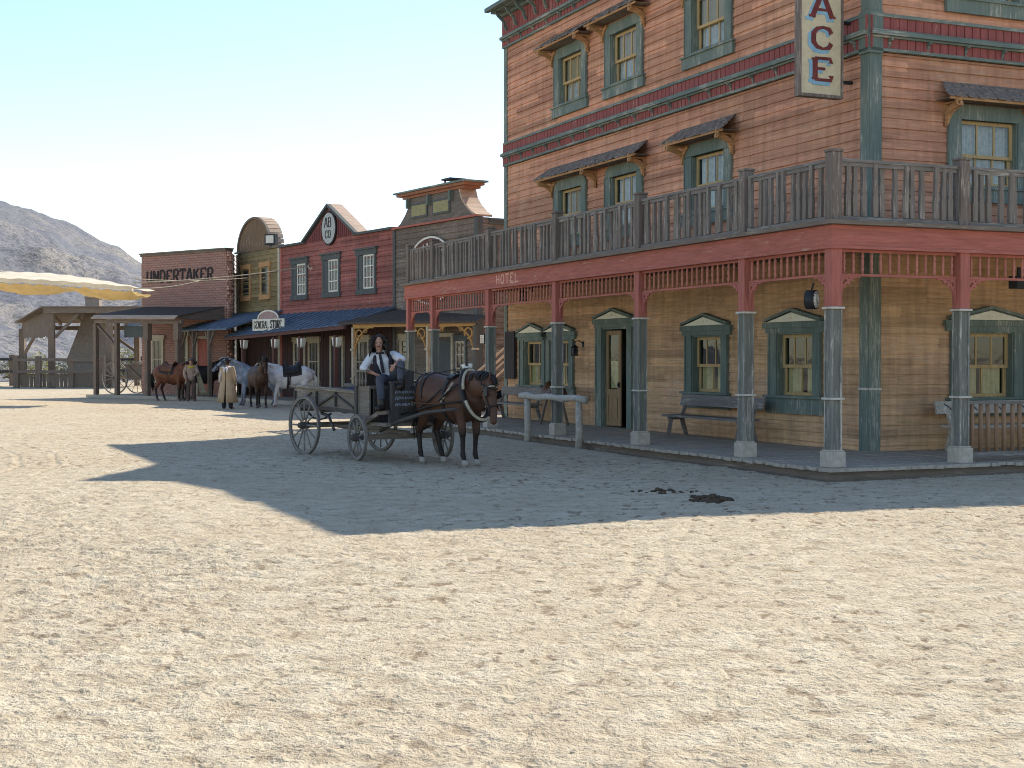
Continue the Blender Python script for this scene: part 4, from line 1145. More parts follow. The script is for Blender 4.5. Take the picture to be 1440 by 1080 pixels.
# fences
def fence(name, label, pts, zs, post_h, w=.16, mat='old_wood', board=None):
    root = empty(name, label, 'fence', (pts[0][0], pts[0][1], 0), 0)
    ox, oy = pts[0]
    for (x, y) in pts:
        mb = MB(); mb.box(x-ox-w/2, x-ox+w/2, y-oy-w/2, y-oy+w/2, -.05, post_h+random.uniform(-.05, .08)); mb.build('fence_post', M['old_wood_v'], root)
    for (a, b) in zip(pts[:-1], pts[1:]):
        for z in zs:
            mb = MB(); mb.beam((a[0]-ox, a[1]-oy-w*.6, z+random.uniform(-.03, .03)), (b[0]-ox, b[1]-oy-w*.6, z+random.uniform(-.03, .03)), .06, .17); mb.build('fence_rail', M[mat], root)
    if board:
        mb = MB(); a = pts[0]; b = pts[board]
        n = 20
        for i in range(n):
            x0 = (b[0]-a[0])*i/n; y0 = (b[1]-a[1])*i/n; x1 = (b[0]-a[0])*(i+.93)/n; y1 = (b[1]-a[1])*(i+.93)/n
            mb.add([(x0, y0, .05), (x1, y1, .05), (x1, y1, .85), (x0, y0, .85)], [(0,1,2,3)])
        mb.build('skirting_board', M['old_wood_v'], root)
    return root
fence('plank_fence', 'weathered two-rail plank fence with a boarded foot in front of the forge shed', [(-29.2, 83.8), (-27.9, 83.8), (-26.0, 83.9), (-24.2, 84)], (.98, 1.68), 1.85, .3, board=3)
fence('corral_fence', 'dark rail corral fence at the far left edge of the street', [(-37, 93), (-34.3, 92.5), (-32, 91), (-29.5, 86)], (.9, 1.7), 2.0, .26, 'dark_green')
fence('back_fence', 'dark two-rail fence seen through the open shed', [(-27, 97), (-24.6, 97), (-22, 97), (-19.5, 96.5), (-17, 96)], (.95, 1.7), 1.85, .2, 'dark_green')
# ============================================================ HILLS, SHRUBS, CANOPY
def hills():
    na, nr = 520, 260
    ang = np.linspace(R(-48), R(14), na); t = np.linspace(0, 1, nr); rad = 112*np.exp(t*math.log(1150/112))
    A, Rr = np.meshgrid(ang, rad); X = np.sin(A)*Rr; Y = np.cos(A)*Rr
    px = 720 + 2000*np.tan(A)
    sky = np.interp(px, [-1400, -600, -200, 0, 60, 100, 140, 165, 200, 250, 330, 480, 700, 1000, 1300], [181, 231, 278, 306, 319, 331, 348, 356, 380, 412, 438, 464, 482, 493, 501])
    el_far = (505-sky)/2000/np.cos(A)*1.0
    # elevation angle climbs with distance: foot, near spur, far ridge
    spur = np.interp(px, [-1400, 0, 90, 150, 215, 330, 700], [.028, .034, .03, .02, .03, .015, .004])
    e = np.interp(Rr, [112, 130, 200, 330], [0, .001, .45, 1.0])*spur
    ridge_r = 820 + 40*np.sin(px/90.)
    k = np.clip((Rr-340)/(ridge_r-340), 0, 1); k = k**1.15
    e = e*(1-k) + k*el_far
    e = np.where(Rr > ridge_r, el_far*(1-(Rr-ridge_r)/600), e)
    z = e*Rr + 1.7*np.clip((Rr-150)/100, 0, 1)*k
    wx = fbm(X/60, Y/60, 5)*40
    gul = np.abs(2*fbm((X+wx)/45, (Y+wx)/80, 91, 5, .55)-1)
    amp = np.clip((Rr-140)/260, 0, 1)
    z = z + amp*(gul-.35)*19*(1-.92*np.clip((Rr-ridge_r+220)/200, 0, 1)) + amp*(fbm(X/9, Y/9, 14, 4)-.5)*4 + np.clip((Rr-115)/40, 0, 1)*(fbm(X/5, Y/5, 33, 3)-.4)*.9
    z[0, :] = -.4
    me = bpy.data.meshes.new('hills'); V = np.stack([X, Y, z], -1).reshape(-1, 3)
    i = np.arange(nr-1)[:, None]*na; j = np.arange(na-1)[None, :]
    q = np.stack([i+j, i+j+1, i+na+j+1, i+na+j], -1).reshape(-1, 4)[:, ::-1]
    me.vertices.add(len(V)); me.vertices.foreach_set('co', V.ravel()); me.loops.add(len(q)*4); me.loops.foreach_set('vertex_index', q.ravel().astype(np.int32))
    me.polygons.add(len(q)); me.polygons.foreach_set('loop_start', (np.arange(len(q))*4).astype(np.int32)); me.polygons.foreach_set('loop_total', np.full(len(q), 4, np.int32))
    me.update(calc_edges=True); me.polygons.foreach_set('use_smooth', [True]*len(q))
    tm = NT('hill_rock')
    a = tm.noise(tm.mapping((1,1,1)), .03, 6, .6); b = tm.noise(tm.mapping((1,1,1.4)), .35, 6, .75); c = tm.noise(tm.mapping(), .9, 4, .8)
    col = tm.ramp(a, [(.35, (.25,.25,.29)), (.5, (.32,.305,.315)), (.65, (.46,.40,.34))])
    col = tm.mix(tm.ramp(b, BW(.45, .62)), col, (.19,.195,.215))
    col = tm.mix(tm.math('MULTIPLY', tm.ramp(c, BW(.54, .6)), .75), col, (.10,.105,.085))
    tm.color(col); tm.rough(.95); tm.b.inputs['Specular IOR Level'].default_value = .1; tm.bump(tm.math('ADD', b, c), 1.0, 1.2)
    me.materials.append(tm.m); tag(mkobj('hills', me), 'bare grey scrubby mountain ridge behind the town', kind='structure')
hills()
def leafmat(name, c):
    t = NT(name); n = t.noise(t.mapping(), 2.2, 3); t.color(t.mix(t.ramp(n, BW(.3, .7)), hsv(c, .6), hsv(c, 1.5))); t.rough(.7)
    t.b.inputs['Transmission Weight'].default_value = 0; return t.m
lm = [leafmat('leaf_olive', (.16,.15,.06)), leafmat('leaf_yellow', (.26,.25,.07)), leafmat('leaf_dark', (.07,.075,.04))]
def shrub(x, y, w, h, mat, label, seed):
    r = random.Random(seed); root = empty('shrub', label, 'shrub', (x, y, 0), 0, 'dry shrubs behind the forge shed')
    mb = MB()
    for _ in range(520):
        a = r.uniform(0, 2*PI); u = r.random()**.5; ph = r.uniform(0, 1)
        rr = w/2*u*(.55+.45*math.sin(ph*PI)); lump = 1+.25*math.sin(3*a+seed)
        c = Vector((rr*math.cos(a)*lump, rr*math.sin(a)*lump, h*(.12+.88*ph*(1-.35*u)))); s = r.uniform(.07, .16)*max(1, w/3)
        d1 = Vector((r.gauss(0,1), r.gauss(0,1), r.gauss(0,1))).normalized()*s; d2 = d1.cross(Vector((r.gauss(0,1), r.gauss(0,1), r.gauss(0,1))).normalized())*.6
        mb.add([tuple(c-d1), tuple(c+d2*.6), tuple(c+d1), tuple(c-d2*.6)], [(0,1,2,3)])
    mb.build('foliage', mat, root)
    st = MB()
    for _ in range(7):
        a = r.uniform(0, 2*PI); st.tube([(0,0,-.1), (w*.15*math.cos(a), w*.15*math.sin(a), h*.4), (w*.32*math.cos(a), w*.32*math.sin(a), h*.8)], [.05, .03, .012], 5)
    st.build('stem', M['old_wood'], root)
shr = [(18, 108, 4, 1.9, 0, 'olive bush at the far left behind the corral rails'), (52, 100, 3.4, 2.4, 1, 'yellow-green bush just left of the boarded shed end'),
       (88, 112, 4.2, 1.9, 0, 'low olive bush framed between the forge and the left shed post'), (118, 104, 3.6, 2.3, 2, 'dark green bush right of the forge hood, seen through the shed'),
       (137, 106, 3.2, 2.6, 1, 'yellow-green bush seen through the right half of the shed'), (160, 104, 3.6, 2.4, 0, 'olive bush seen between the porch posts above the cart wheel'), (174, 106, 3.4, 2.9, 1, 'bright yellow-green bush above the wooden cart'), (192, 103, 3.2, 2.2, 2, 'dark bush touching the left edge of the brick building')]
shr = [((a-720)/2000*b, b, c, d, e, f) for a, b, c, d, e, f in shr]
for i, (x, y, w, h, m, l) in enumerate(shr): shrub(x, y, w, h, lm[m], l, i+3)

# canvas shade canopy over the street at the left
def cloth_mat(name, c, tr):
    t = NT(name); n = t.noise(t.mapping((1,1,1)), 1.5, 4); cc = t.mix(t.ramp(n, BW(.3, .7)), hsv(c, .85), hsv(c, 1.1)); t.color(cc); t.rough(.9)
    tl = t.n('ShaderNodeBsdfTranslucent'); t.l(cc, tl.inputs[0]); mx = t.n('ShaderNodeMixShader'); mx.inputs[0].default_value = tr
    t.l(t.b.outputs[0], mx.inputs[1]); t.l(tl.outputs[0], mx.inputs[2]); t.l(mx.outputs[0], t.out.inputs[0]); return t.m
cn = empty('canvas_canopy', 'cream and yellow canvas shade canopy stretched high on ropes at the left', 'canopy', (-14.1, 53, 4.25), 0)
cream = cloth_mat('canvas_cream', (.84,.76,.60), .35); yel = cloth_mat('canvas_yellow', (.78,.60,.30), .5)
def sheet(fn, nu, nv, mat, name):
    mb = MB(); mb.smooth = True; vs = [fn(u/nu, v/nv) for v in range(nv+1) for u in range(nu+1)]
    fs = [(v*(nu+1)+u, v*(nu+1)+u+1, (v+1)*(nu+1)+u+1, (v+1)*(nu+1)+u) for v in range(nv) for u in range(nu)]
    mb.add(vs, fs, True); mb.build(name, mat, cn)
LL = 7.6
def hemz(u): # u 0 = right end, 1 = left
    return -.03 + .38*math.sin(min(1, u*1.15)*PI*.55)*.9 + .015*math.sin(u*60)
sheet(lambda u, v: (-LL*u, 3.2*v, hemz(u)+.17 + v*.42*math.sin(min(1, u*1.4+.02)*PI*.5) - .08*math.sin(v*PI)), 80, 10, cream, 'canopy_top')
sheet(lambda u, v: (-LL*u, .012*math.sin(u*90)+.03*v, hemz(u)+.17*(1-v) + (.02*abs(math.sin(u*26)) if v > .5 else 0)), 120, 2, cream, 'canopy_hem')
spans = [(0.0, .36), (.39, .76), (.79, 1.15)]
for a, b in spans:
    sheet(lambda u, v, a=a, b=b: (-LL*(a+(b-a)*u), .05+2.6*v, hemz(a+(b-a)*u)-.02-.36*math.sin(u*PI)**.6*math.sin(min(1, v*1.5+.0)*PI*.5+(.0))*(1-.5*max(0, v-.5)) + .02*math.sin(u*40+v*9)), 40, 12, yel, 'canopy_belly')
hook = Vector((*rowpt(12.75, .1), 5.42))
def rope(name, label, a, b, sag, r=.018, mat='pale_trim'):
    a = Vector(a); b = Vector(b); n = 14
    mb = MB(); mb.tube([tuple(a.lerp(b, i/n) - Vector((0,0,sag*4*(i/n)*(1-i/n))) - a) for i in range(n+1)], r, 5)
    tag(mb.build(name, M[mat], None, 0, tuple(a)), label, 'rope')
rope('guy_rope', 'pale rope running from the canopy corner to a hook between the red store windows', (-14.15, 53.2, 4.56), hook, .12, .022)
rope('guy_rope', 'short lower rope at the canopy corner in front of the brick wall', (-14.2, 53.1, 4.34), (-12.2, 55.5, 4.75), .1, .02)
rope('guy_rope', 'upper rope crossing the undertaker lettering', (-14.2, 53.6, 4.72), (-10.6, 59.0, 5.1), .1, .015)
mb = MB(); mb.tube([(0,0,0), (.02,-.1,.05), (.12,-.16,-.05), (.3,-.12,-.18), (.4,-.1,-.08)], .03, 6); tag(mb.build('rope_hook', M['pale_trim'], None, 0, tuple(hook), (0,0,RA)), 'curved pale iron hook on the red wall holding the rope', 'hook')
# poles that carry the canopy (outside the frame, left)
# ============================================================ HORSES
SPINE = [(-.82,1.21,.08,.12), (-.74,1.18,.20,.23), (-.58,1.15,.28,.32), (-.38,1.12,.31,.355), (-.1,1.055,.325,.375), (.18,1.035,.305,.385), (.40,1.06,.265,.385), (.56,1.06,.22,.34), (.67,1.03,.14,.23)]
def spine_at(x):
    for (a, b) in zip(SPINE[:-1], SPINE[1:]):
        if a[0] <= x <= b[0]:
            k = (x-a[0])/(b[0]-a[0]); return [a[i]+(b[i]-a[i])*k for i in range(4)]
    return list(SPINE[-1] if x > 0 else SPINE[0])
def horse_geo(poll, nose, legs=None, yaw=0):
    """poll, nose: (x,z[,y]) positions of head ends"""
    mb = MB()
    mb.loft([((x, 0, z), w, h) for x, z, w, h in SPINE], 20)
    mb.loft([((.42,0,1.22), .15, .26), ((.30,0,1.32), .08, .16)], 14)     # withers
    p = Vector((poll[0], poll[2] if len(poll) > 2 else 0, poll[1])); nz = Vector((nose[0], nose[2] if len(nose) > 2 else 0, nose[1]))
    base = Vector((.44, 0, 1.18)); mid = base.lerp(p, .5) + Vector((0, 0, .04)); 
    mb.loft([(base, .18, .33), (base.lerp(mid, .5)+Vector((0,0,.02)), .15, .28), (mid, .125, .225), (mid.lerp(p, .6), .10, .17), (p, .088, .125)], 16)
    d = (nz-p); L = d.length; d.normalize()
    upv = (-d.cross(Vector((0,1,0)))).normalized()
    if upv.x < 0: upv = -upv
    jaw = -upv
    mb.loft([(p-d*.02+jaw*.02, .085, .115), (p+d*L*.18+jaw*.04, .10, .15), (p+d*L*.36+jaw*.03, .09, .14), (p+d*L*.6, .062, .095), (p+d*L*.82, .055, .075), (p+d*L*.97+jaw*.01, .052, .062)], 14, up=tuple(upv))
    side = d.cross(upv).normalized()
    for s in (-1, 1):
        e = p + side*s*.055 - d*.03 + upv*.05
        mb.loft([(e, .035, .022), (e-d*.07+upv*.04, .028, .016), (e-d*.14+upv*.06+side*s*.01, .008, .006)], 8)
        ey = p + d*L*.27 + side*s*.085 + upv*.04; mb.loft([(ey-side*s*.02, .03, .022), (ey, .022, .016)], 8)
    lg = legs or {}
    for s in (-1, 1):
        o = lg.get(('f', s), 0)
        mb.loft([((.43, s*.15, 1.02), .10, .17), ((.44, s*.165, .84), .08, .105), ((.455+o*.3, s*.16, .66), .064, .076), ((.47+o*.5, s*.155, .49), .056, .062), ((.465+o*.7, s*.15, .43), .042, .046),
                 ((.46+o*.85, s*.15, .22), .036, .041), ((.46+o*.95, s*.15, .16), .045, .05), ((.49+o, s*.15, .09), .033, .038), ((.51+o, s*.15, .055), .048, .055), ((.52+o, s*.15, .02), .055, .065)], 12, up=(1,0,0))
        o = lg.get(('h', s), 0)
        mb.loft([((-.50, s*.13, 1.08), .15, .25), ((-.47, s*.165, .86), .11, .17), ((-.50+o*.2, s*.165, .72), .075, .11), ((-.60+o*.4, s*.155, .58), .058, .078), ((-.645+o*.5, s*.15, .50), .052, .066), ((-.63+o*.65, s*.15, .42), .041, .052),
                 ((-.60+o*.85, s*.15, .22), .038, .044), ((-.59+o*.95, s*.15, .16), .046, .052), ((-.56+o, s*.15, .09), .034, .039), ((-.54+o, s*.15, .055), .048, .055), ((-.53+o, s*.15, .02), .055, .065)], 12, up=(1,0,0))
    return mb, p, d, upv, side, L
def coat(name, c, legc, hoofc, patch=None, lz=.62):
    t = NT(name); sx = t.n('ShaderNodeSeparateXYZ'); t.l(t.tc.outputs['Object'], sx.inputs[0])
    n = t.noise(t.mapping((1,1,1)), 5, 4); n2 = t.noise(t.mapping((14,14,5)), 3, 4, .7)
    col = t.mix(t.ramp(n, BW(.3, .7)), hsv(c, .75), hsv(c, 1.3))
    if patch: col = t.mix(t.ramp(n, BW(.5, .62)), col, patch)
    z = t.math('ADD', sx.outputs[2], t.math('MULTIPLY', n, .15))
    col = t.mix(t.ramp(z, [(lz-.12, (1,1,1)), (lz+.14, (0,0,0))]), col, legc)
    col = t.mix(t.ramp(sx.outputs[2], [(.075, (1,1,1)), (.085, (0,0,0))]), col, hoofc)
    t.color(t.mix(t.math('MULTIPLY', n2, .3), col, hsv(c, .4))); t.rough(.5); t.b.inputs['Specular IOR Level'].default_value = .25
    t.b.inputs['Sheen Weight'].default_value = .0; t.bump(n2, .25, .008); return t.m
M['leather'] = plain('leather_black', (.025,.02,.018), rough=.45, var=.4)
M['leather_tan'] = plain('leather_tan', (.45,.38,.27), rough=.6, var=.3)
M['leather_brown'] = plain('leather_brown', (.13,.06,.03), rough=.5, var=.4)
def hair(mb, root, tip, n, spread, w, seed, droop=(0,0,0)):
    r = random.Random(seed)
    for i in range(n):
        a = Vector(root[0]).lerp(Vector(root[1]), r.random()); b = a + Vector(tip) + Vector([r.gauss(0, s) for s in spread])
        m = a.lerp(b, .5) + Vector(droop)
        mb.tube([tuple(a), tuple(m), tuple(b)], [w, w*1.1, w*.25], 5)
def loop_x(mb, x, k=1.03, w=.05, th=.012, tilt=0, a0=0, a1=360, n=28, dz=0, dx=0):
    """a strap hugging the trunk at station x (tilt: top of loop shifts by tilt metres)"""
    pts = []
    for i in range(n+1):
        a = R(a0+(a1-a0)*i/n); c, s_ = math.cos(a), math.sin(a)
        xx = x + tilt*s_; sp = spine_at(xx)
        pts.append((xx+dx, sp[2]*k*c, sp[1]+sp[3]*k*s_+dz))
    for (p, q) in zip(pts[:-1], pts[1:]):
        mid = (Vector(p)+Vector(q))/2; up = Vector((0, mid.y, mid.z-1.1)).normalized()
        e = (Vector(q)-Vector(p))*.06
        mb.beam(Vector(p)-e, Vector(q)+e, w, th, up=tuple(up))
def saddle(root, mat='leather'):
    mb = MB(); mb.smooth = True
    vs = []; n = 14; xs = [-.30, -.27, -.2, -.1, 0, .1, .18, .22]; lift = [.13, .11, .03, .0, .0, .03, .12, .14]
    for x, l in zip(xs, lift):
        sp = spine_at(x)
        for i in range(n+1):
            a = R(20+140*i/n); vs.append((x, sp[2]*1.1*math.cos(a), sp[1]+sp[3]*1.06*math.sin(a)+l*max(0, math.sin(a))**3))
    fs = [(i*(n+1)+k, i*(n+1)+k+1, (i+1)*(n+1)+k+1, (i+1)*(n+1)+k) for i in range(len(xs)-1) for k in range(n)]
    mb.add(vs, fs, True); mb.tube([(.2, 0, 1.52), (.22, 0, 1.62)], [.03, .035], 8); mb.tube([(-.28, -.2, 1.48), (-.33, 0, 1.57), (-.28, .2, 1.48)], .035, 8)
    s = mb.build('saddle', M[mat], root)
    m = s.modifiers.new('th', 'SOLIDIFY'); m.thickness = .03; m.offset = 1
    for sg in (-1, 1):
        mb = MB(); mb.tube([(.03, sg*.32, 1.2), (.04, sg*.34, .95), (.05, sg*.34, .80)], .02, 6, flat=.5)
        mb.box(-.02, .10, sg*.31, sg*.37, .70, .73); mb.box(-.02, -.0, sg*.31, sg*.37, .73, .82); mb.box(.08, .10, sg*.31, sg*.37, .73, .82); mb.build('stirrup', M[mat], s)
    mb = MB(); loop_x(mb, .1, 1.02, .07); mb.build('girth', M[mat], s)
    # blanket
    mb = MB(); vs = []; xs = [-.38, -.2, 0, .2, .28]
    for x in xs:
        sp = spine_at(x)
        for i in range(n+1):
            a = R(5+170*i/n); vs.append((x, sp[2]*1.035*math.cos(a), sp[1]+sp[3]*1.02*math.sin(a)))
    mb.add(vs, [(i*(n+1)+k, i*(n+1)+k+1, (i+1)*(n+1)+k+1, (i+1)*(n+1)+k) for i in range(len(xs)-1) for k in range(n)], True)
    b = mb.build('saddle_blanket', M['blanket'], root)
M['blanket'] = plain('blanket', (.05,.045,.05), rough=.95, var=.4)
def bridle(root, p, d, upv, side, L, mat='leather', blink=False, pale=False):
    mb = MB(); mb.smooth = True
    def hoop(f, w, h, jaw=.03, tilt=0):
        c = p + d*L*f - upv*jaw; pts = []
        for i in range(17):
            a = 2*PI*i/16; pts.append(tuple(c + side*(w*math.cos(a)) + upv*(h*math.sin(a)) + d*(tilt*math.sin(a))))
        mb.tube(pts, .013, 5, caps=False)
    hoop(.62, .075, .108, 0); hoop(.14, .10, .14, .03, -.04); hoop(.06, .11, .15, .02, .1)
    for s in (-1, 1):
        mb.tube([tuple(p+d*L*.08+side*s*.1), tuple(p+d*L*.35+side*s*.105-upv*.02), tuple(p+d*L*.62+side*s*.08), tuple(p+d*L*.84+side*s*.065-upv*.03)], .013, 5)
    b = mb.build('bridle', M[mat], root)
    if blink:
        for s in (-1, 1):
            mb = MB(); c = p+d*L*.27+side*s*.125+upv*.03
            e1 = d*.065; e2 = upv*.055; t_ = side*s*.006
            mb.add([tuple(c-e1-e2), tuple(c+e1-e2), tuple(c+e1+e2+t_*3), tuple(c-e1+e2+t_*3)]+[tuple(v+t_) for v in (c-e1-e2, c+e1-e2, c+e1+e2+t_*3, c-e1+e2+t_*3)],
                   [(0,1,2,3), (7,6,5,4), (0,4,5,1), (1,5,6,2), (2,6,7,3), (3,7,4,0)]); mb.build('blinker', M[mat], b)
        mb = MB(); 
        mb.tube([tuple(p+d*L*.12+side*s_*.105+upv*.0+upv*(.12*math.cos(s_*1.4))) for s_ in (-1, -.6, 0, .6, 1)], .014, 6); mb.build('browband', M['leather_tan'], b)
    return b
def horse(name, label, loc, ang, material, poll, nose, mane, legs=None, voxel=.02, sad=None, bri=True, group=None, tailc=None, blink=False, low=False):
    root = empty(name, label, 'horse', loc, ang, group)
    mb, p, d, upv, side, L = horse_geo(poll, nose, legs)
    me = remeshed(mb, 'body', material, voxel, 5 if voxel < .018 else 3, .6)
    mkobj('body', me, root)
    mb = MB(); base = Vector((.42, 0, 1.44)); top = p + upv*.03 - d*.05 + Vector((0,0,.10))
    r = random.Random(3); nn = 60
    for i in range(nn):
        k = i/nn; a = base.lerp(top, k) + Vector((0, 0, .05*math.sin(k*PI)+.0))
        s = 1 if r.random() < .75 else -1; ln = r.uniform(.10, .2)
        b = a + Vector((r.uniform(-.03, .05), s*(.12+.04*r.random()), -ln)); m = a + Vector((0, s*.10, -.05))
        mb.tube([tuple(a), tuple(m), tuple(b)], [.018, .018, .005], 5)
    for i in range(8):
        a = top + Vector((r.uniform(-.02, .02), r.uniform(-.03, .03), -.03)); b = a + d*r.uniform(.16, .24) + upv*.09 + side*r.uniform(-.04, .04)
        mb.tube([tuple(a), tuple(a.lerp(b, .5)+upv*.05), tuple(b)], [.014, .014, .004], 5)
    mb.build('mane', mane, root)
    mb = MB(); hair(mb, ((-.80, -.03, 1.22), (-.80, .03, 1.26)), (-.06, 0, -.74), 34, (.045, .05, .09), .022, 9, (-.10, 0, .08)); mb.build('tail', tailc or mane, root)
    mb = MB()
    for s in (-1, 1):
        c = p + d*L*.27 + side*s*.10 + upv*.045; mb.lathe([(.001, -.016), (.012, -.012), (.017, 0), (.012, .012), (.001, .016)], 8); 
        n0 = len(mb.v)-40
        for q in range(n0, n0+40): v = Vector(mb.v[q]); mb.v[q] = tuple(v+c)
    mb.build('eyes', M['eye_black'], root)
    if bri: bridle(root, p, d, upv, side, L, blink=blink)
    if sad: saddle(root, sad)
    return root, p, d, upv, side, L
M['eye_black'] = plain('eye_black', (.01,.008,.008), rough=.1, var=.1, bump=0, spec=.8)
M['mane_black'] = plain('mane_black', (.02,.017,.016), rough=.6, var=.4)
M['mane_grey'] = plain('mane_grey', (.35,.35,.36), rough=.7, var=.3)
M['mane_white'] = plain('mane_white', (.6,.58,.52), rough=.7, var=.3)
bay = coat('bay_coat', (.10,.045,.026), (.016,.013,.012), (.42,.38,.33))
bay2 = coat('bright_bay_coat', (.17,.06,.03), (.02,.015,.013), (.1,.08,.07))
dark = coat('dark_coat', (.035,.024,.02), (.014,.012,.011), (.08,.07,.06))
brown = coat('brown_coat', (.075,.036,.02), (.018,.014,.013), (.12,.1,.09))
white = coat('white_coat', (.70,.69,.67), (.6,.58,.55), (.25,.22,.2), (.78,.76,.72), .3)
blue = coat('grey_coat', (.20,.22,.26), (.1,.1,.11), (.1,.09,.09), (.34,.36,.4), .3)
# the harnessed bay in front of the wagon
WA = math.atan2(-.743, .67)
hh, P_, D_, U_, S_, L_h = horse('horse', 'dark bay horse in black and cream harness standing before the wagon, head lowered', (-1.00, 23.30, 0), WA, bay,
      (1.08, 1.31, -.10), (1.30, .71, -.20), M['mane_black'], {('h', 1): .16, ('h', -1): -.03, ('f', 1): -.03, ('f', -1): .02}, voxel=.0125, bri=True, blink=True)
hs = sub('harness', hh)
def hpart(mb, nm, mat): mb.build(nm, M[mat], hs)
# collar: tilted padded ring round the neck base
mb = MB(); pts = []; 
for i in range(29):
    a = 2*PI*i/28; pts.append((.60+.19*(-math.sin(a))*.9, .25*math.cos(a)*(1-.12*math.sin(a)), 1.13+.40*math.sin(a)))
mb.tube(pts, .05, 10, caps=False, flat=.8, up=(1,0,0)); hpart(mb, 'collar', 'leather')
mb = MB(); mb.tube([(x+.05, y*1.07, z) for x, y, z in pts[1:14]][::1], .024, 8, up=(1,0,0)); mb.tube([(x+.05, y*1.07, z) for x, y, z in pts[15:28]], .026, 8, up=(1,0,0))
hpart(mb, 'hames', 'leather_tan')
mb = MB()
for s in (-1, 1): mb.tube([(.42, s*.05, 1.52), (.40, s*.08, 1.62)], [.025, .035], 8); 
mb.tube([(.42, -.07, 1.55), (.42, .07, 1.55)], .035, 8); hpart(mb, 'hame_tops', 'white_paint')
mb = MB(); loop_x(mb, .16, 1.03, .06, .014); hpart(mb, 'girth', 'leather')
mb = MB(); loop_x(mb, .18, 1.06, .14, .05, a0=58, a1=122, n=8); hpart(mb, 'back_pad', 'leather')
mb = MB(); 
for s in (-1, 1): mb.tube([(.18, s*.06, 1.44), (.18, s*.07, 1.52)], .012, 6); mb.ring(.18, 1.53, .025, .01, s*.07-.006, s*.07+.006, n=10)
hpart(mb, 'terrets', 'iron')
mb = MB(); pts2 = []
for x in (-.76, -.6, -.38, -.1, .15): sp = spine_at(x); pts2.append((x, 0, sp[1]+sp[3]*1.03))
mb.tube(pts2, .014, 6, flat=.6)
loop_x(mb, -.40, 1.025, .035, .012, tilt=.0, a0=-10, a1=190, n=18); loop_x(mb, -.60, 1.03, .035, .012, a0=-20, a1=200, n=18)
hpart(mb, 'back_strap', 'leather')
mb = MB(); pts3 = []
for i in range(15):
    a = R(-92+184*i/14); pts3.append((-.50-.37*math.cos(a), .33*math.sin(a), .98+.02*math.cos(a)))
pts3 = [(.15, -.33, .98), (-.2, -.34, .97)] + pts3 + [(-.2, .34, .97), (.15, .33, .98)]
mb.tube(pts3, .028, 6, flat=.4); hpart(mb, 'breeching', 'leather_brown')
for s in (-1, 1):
    mb = MB(); mb.tube([(.62, s*.27, 1.02), (.3, s*.325, 1.0), (-.2, s*.355, .92), (-.85, s*.37, .78)], .018, 6); mb.tube([(.50, s*.28, 1.30), (.3, s*.32, 1.17), (.1, s*.34, 1.02)], .014, 6)
    mb.tube([(.16, s*.33, 1.22), (-.1, s*.35, 1.05), (-.45, s*.345, .86)], .012, 6)
    hpart(mb, 'trace', 'leather')
mb = MB()
for s in (-1, 1):
    for k in range(5): sp = spine_at(.36-.06*k); mb.tube([(.36-.05*k, s*sp[2]*.93, sp[1]+.27-.05*k), (.33-.05*k, s*sp[2]*1.05, sp[1]+.2-.06*k)], .02, 6)
hpart(mb, 'tassels', 'leather_tan')

# horses tied along the street
grp = 'saddle horses waiting along the street'
M_ = math.atan2
horse('horse', 'white horse with black saddle facing left behind the wagon', (-7.85, 50.3, 0), R(196), white, (1.02, 1.42), (1.42, 1.05), M['mane_white'], {('f', 1): .1, ('h', 1): .12}, sad='leather', group=grp)
horse('horse', 'dark brown horse facing the camera, in front of the white horse', (-8.9, 49.9, 0), R(-68), brown, (.92, 1.66), (1.22, 1.22), M['mane_black'], {('f', 1): .04}, group=grp)
horse('horse', 'dapple blue-grey horse facing left behind the man in the long coat', (-9.35, 52.2, 0), R(190), blue, (1.15, 1.62), (1.6, 1.28), M['mane_grey'], {('f', -1): .1}, group=grp)
horse('horse', 'red bay horse with a brown saddle beside the farm cart', (-13.95, 58.2, 0), R(-20), bay2, (1.05, 1.5), (1.35, 1.05), M['mane_black'], {('h', 1): .15}, sad='leather_brown', group=grp)
horse('horse', 'nearly black horse behind the man in the yellow neckerchief, facing right', (-13.2, 60.4, 0), R(8), dark, (1.08, 1.62), (1.5, 1.22), M['mane_black'], {('f', 1): -.06}, group=grp)
# ============================================================ PEOPLE
M['skin'] = plain('skin', (.42,.22,.15), rough=.55, var=.15, bump=.05)
M['shirt'] = plain('white_shirt', (.62,.62,.64), rough=.85, var=.12, scale=6)
M['vest'] = plain('dark_vest', (.03,.03,.04), rough=.9, var=.3)
M['jeans'] = plain('grey_jeans', (.075,.08,.10), rough=.9, var=.35)
M['hair_dark'] = plain('hair_dark', (.03,.02,.017), rough=.6, var=.4)
M['coat_tan'] = plain('coat_tan', (.40,.29,.18), rough=.9, var=.18, scale=4)
M['boot'] = plain('boot', (.03,.022,.018), rough=.4, var=.3)
M['hat_grey'] = plain('hat_grey', (.12,.10,.09), rough=.9)
M['yellow_cloth'] = plain('yellow_cloth', (.6,.45,.05), rough=.9)
M['pink_shirt'] = plain('pink_shirt', (.36,.26,.2), rough=.9)
M['chaps'] = plain('brown_chaps', (.10,.065,.05), rough=.8)
V3 = Vector
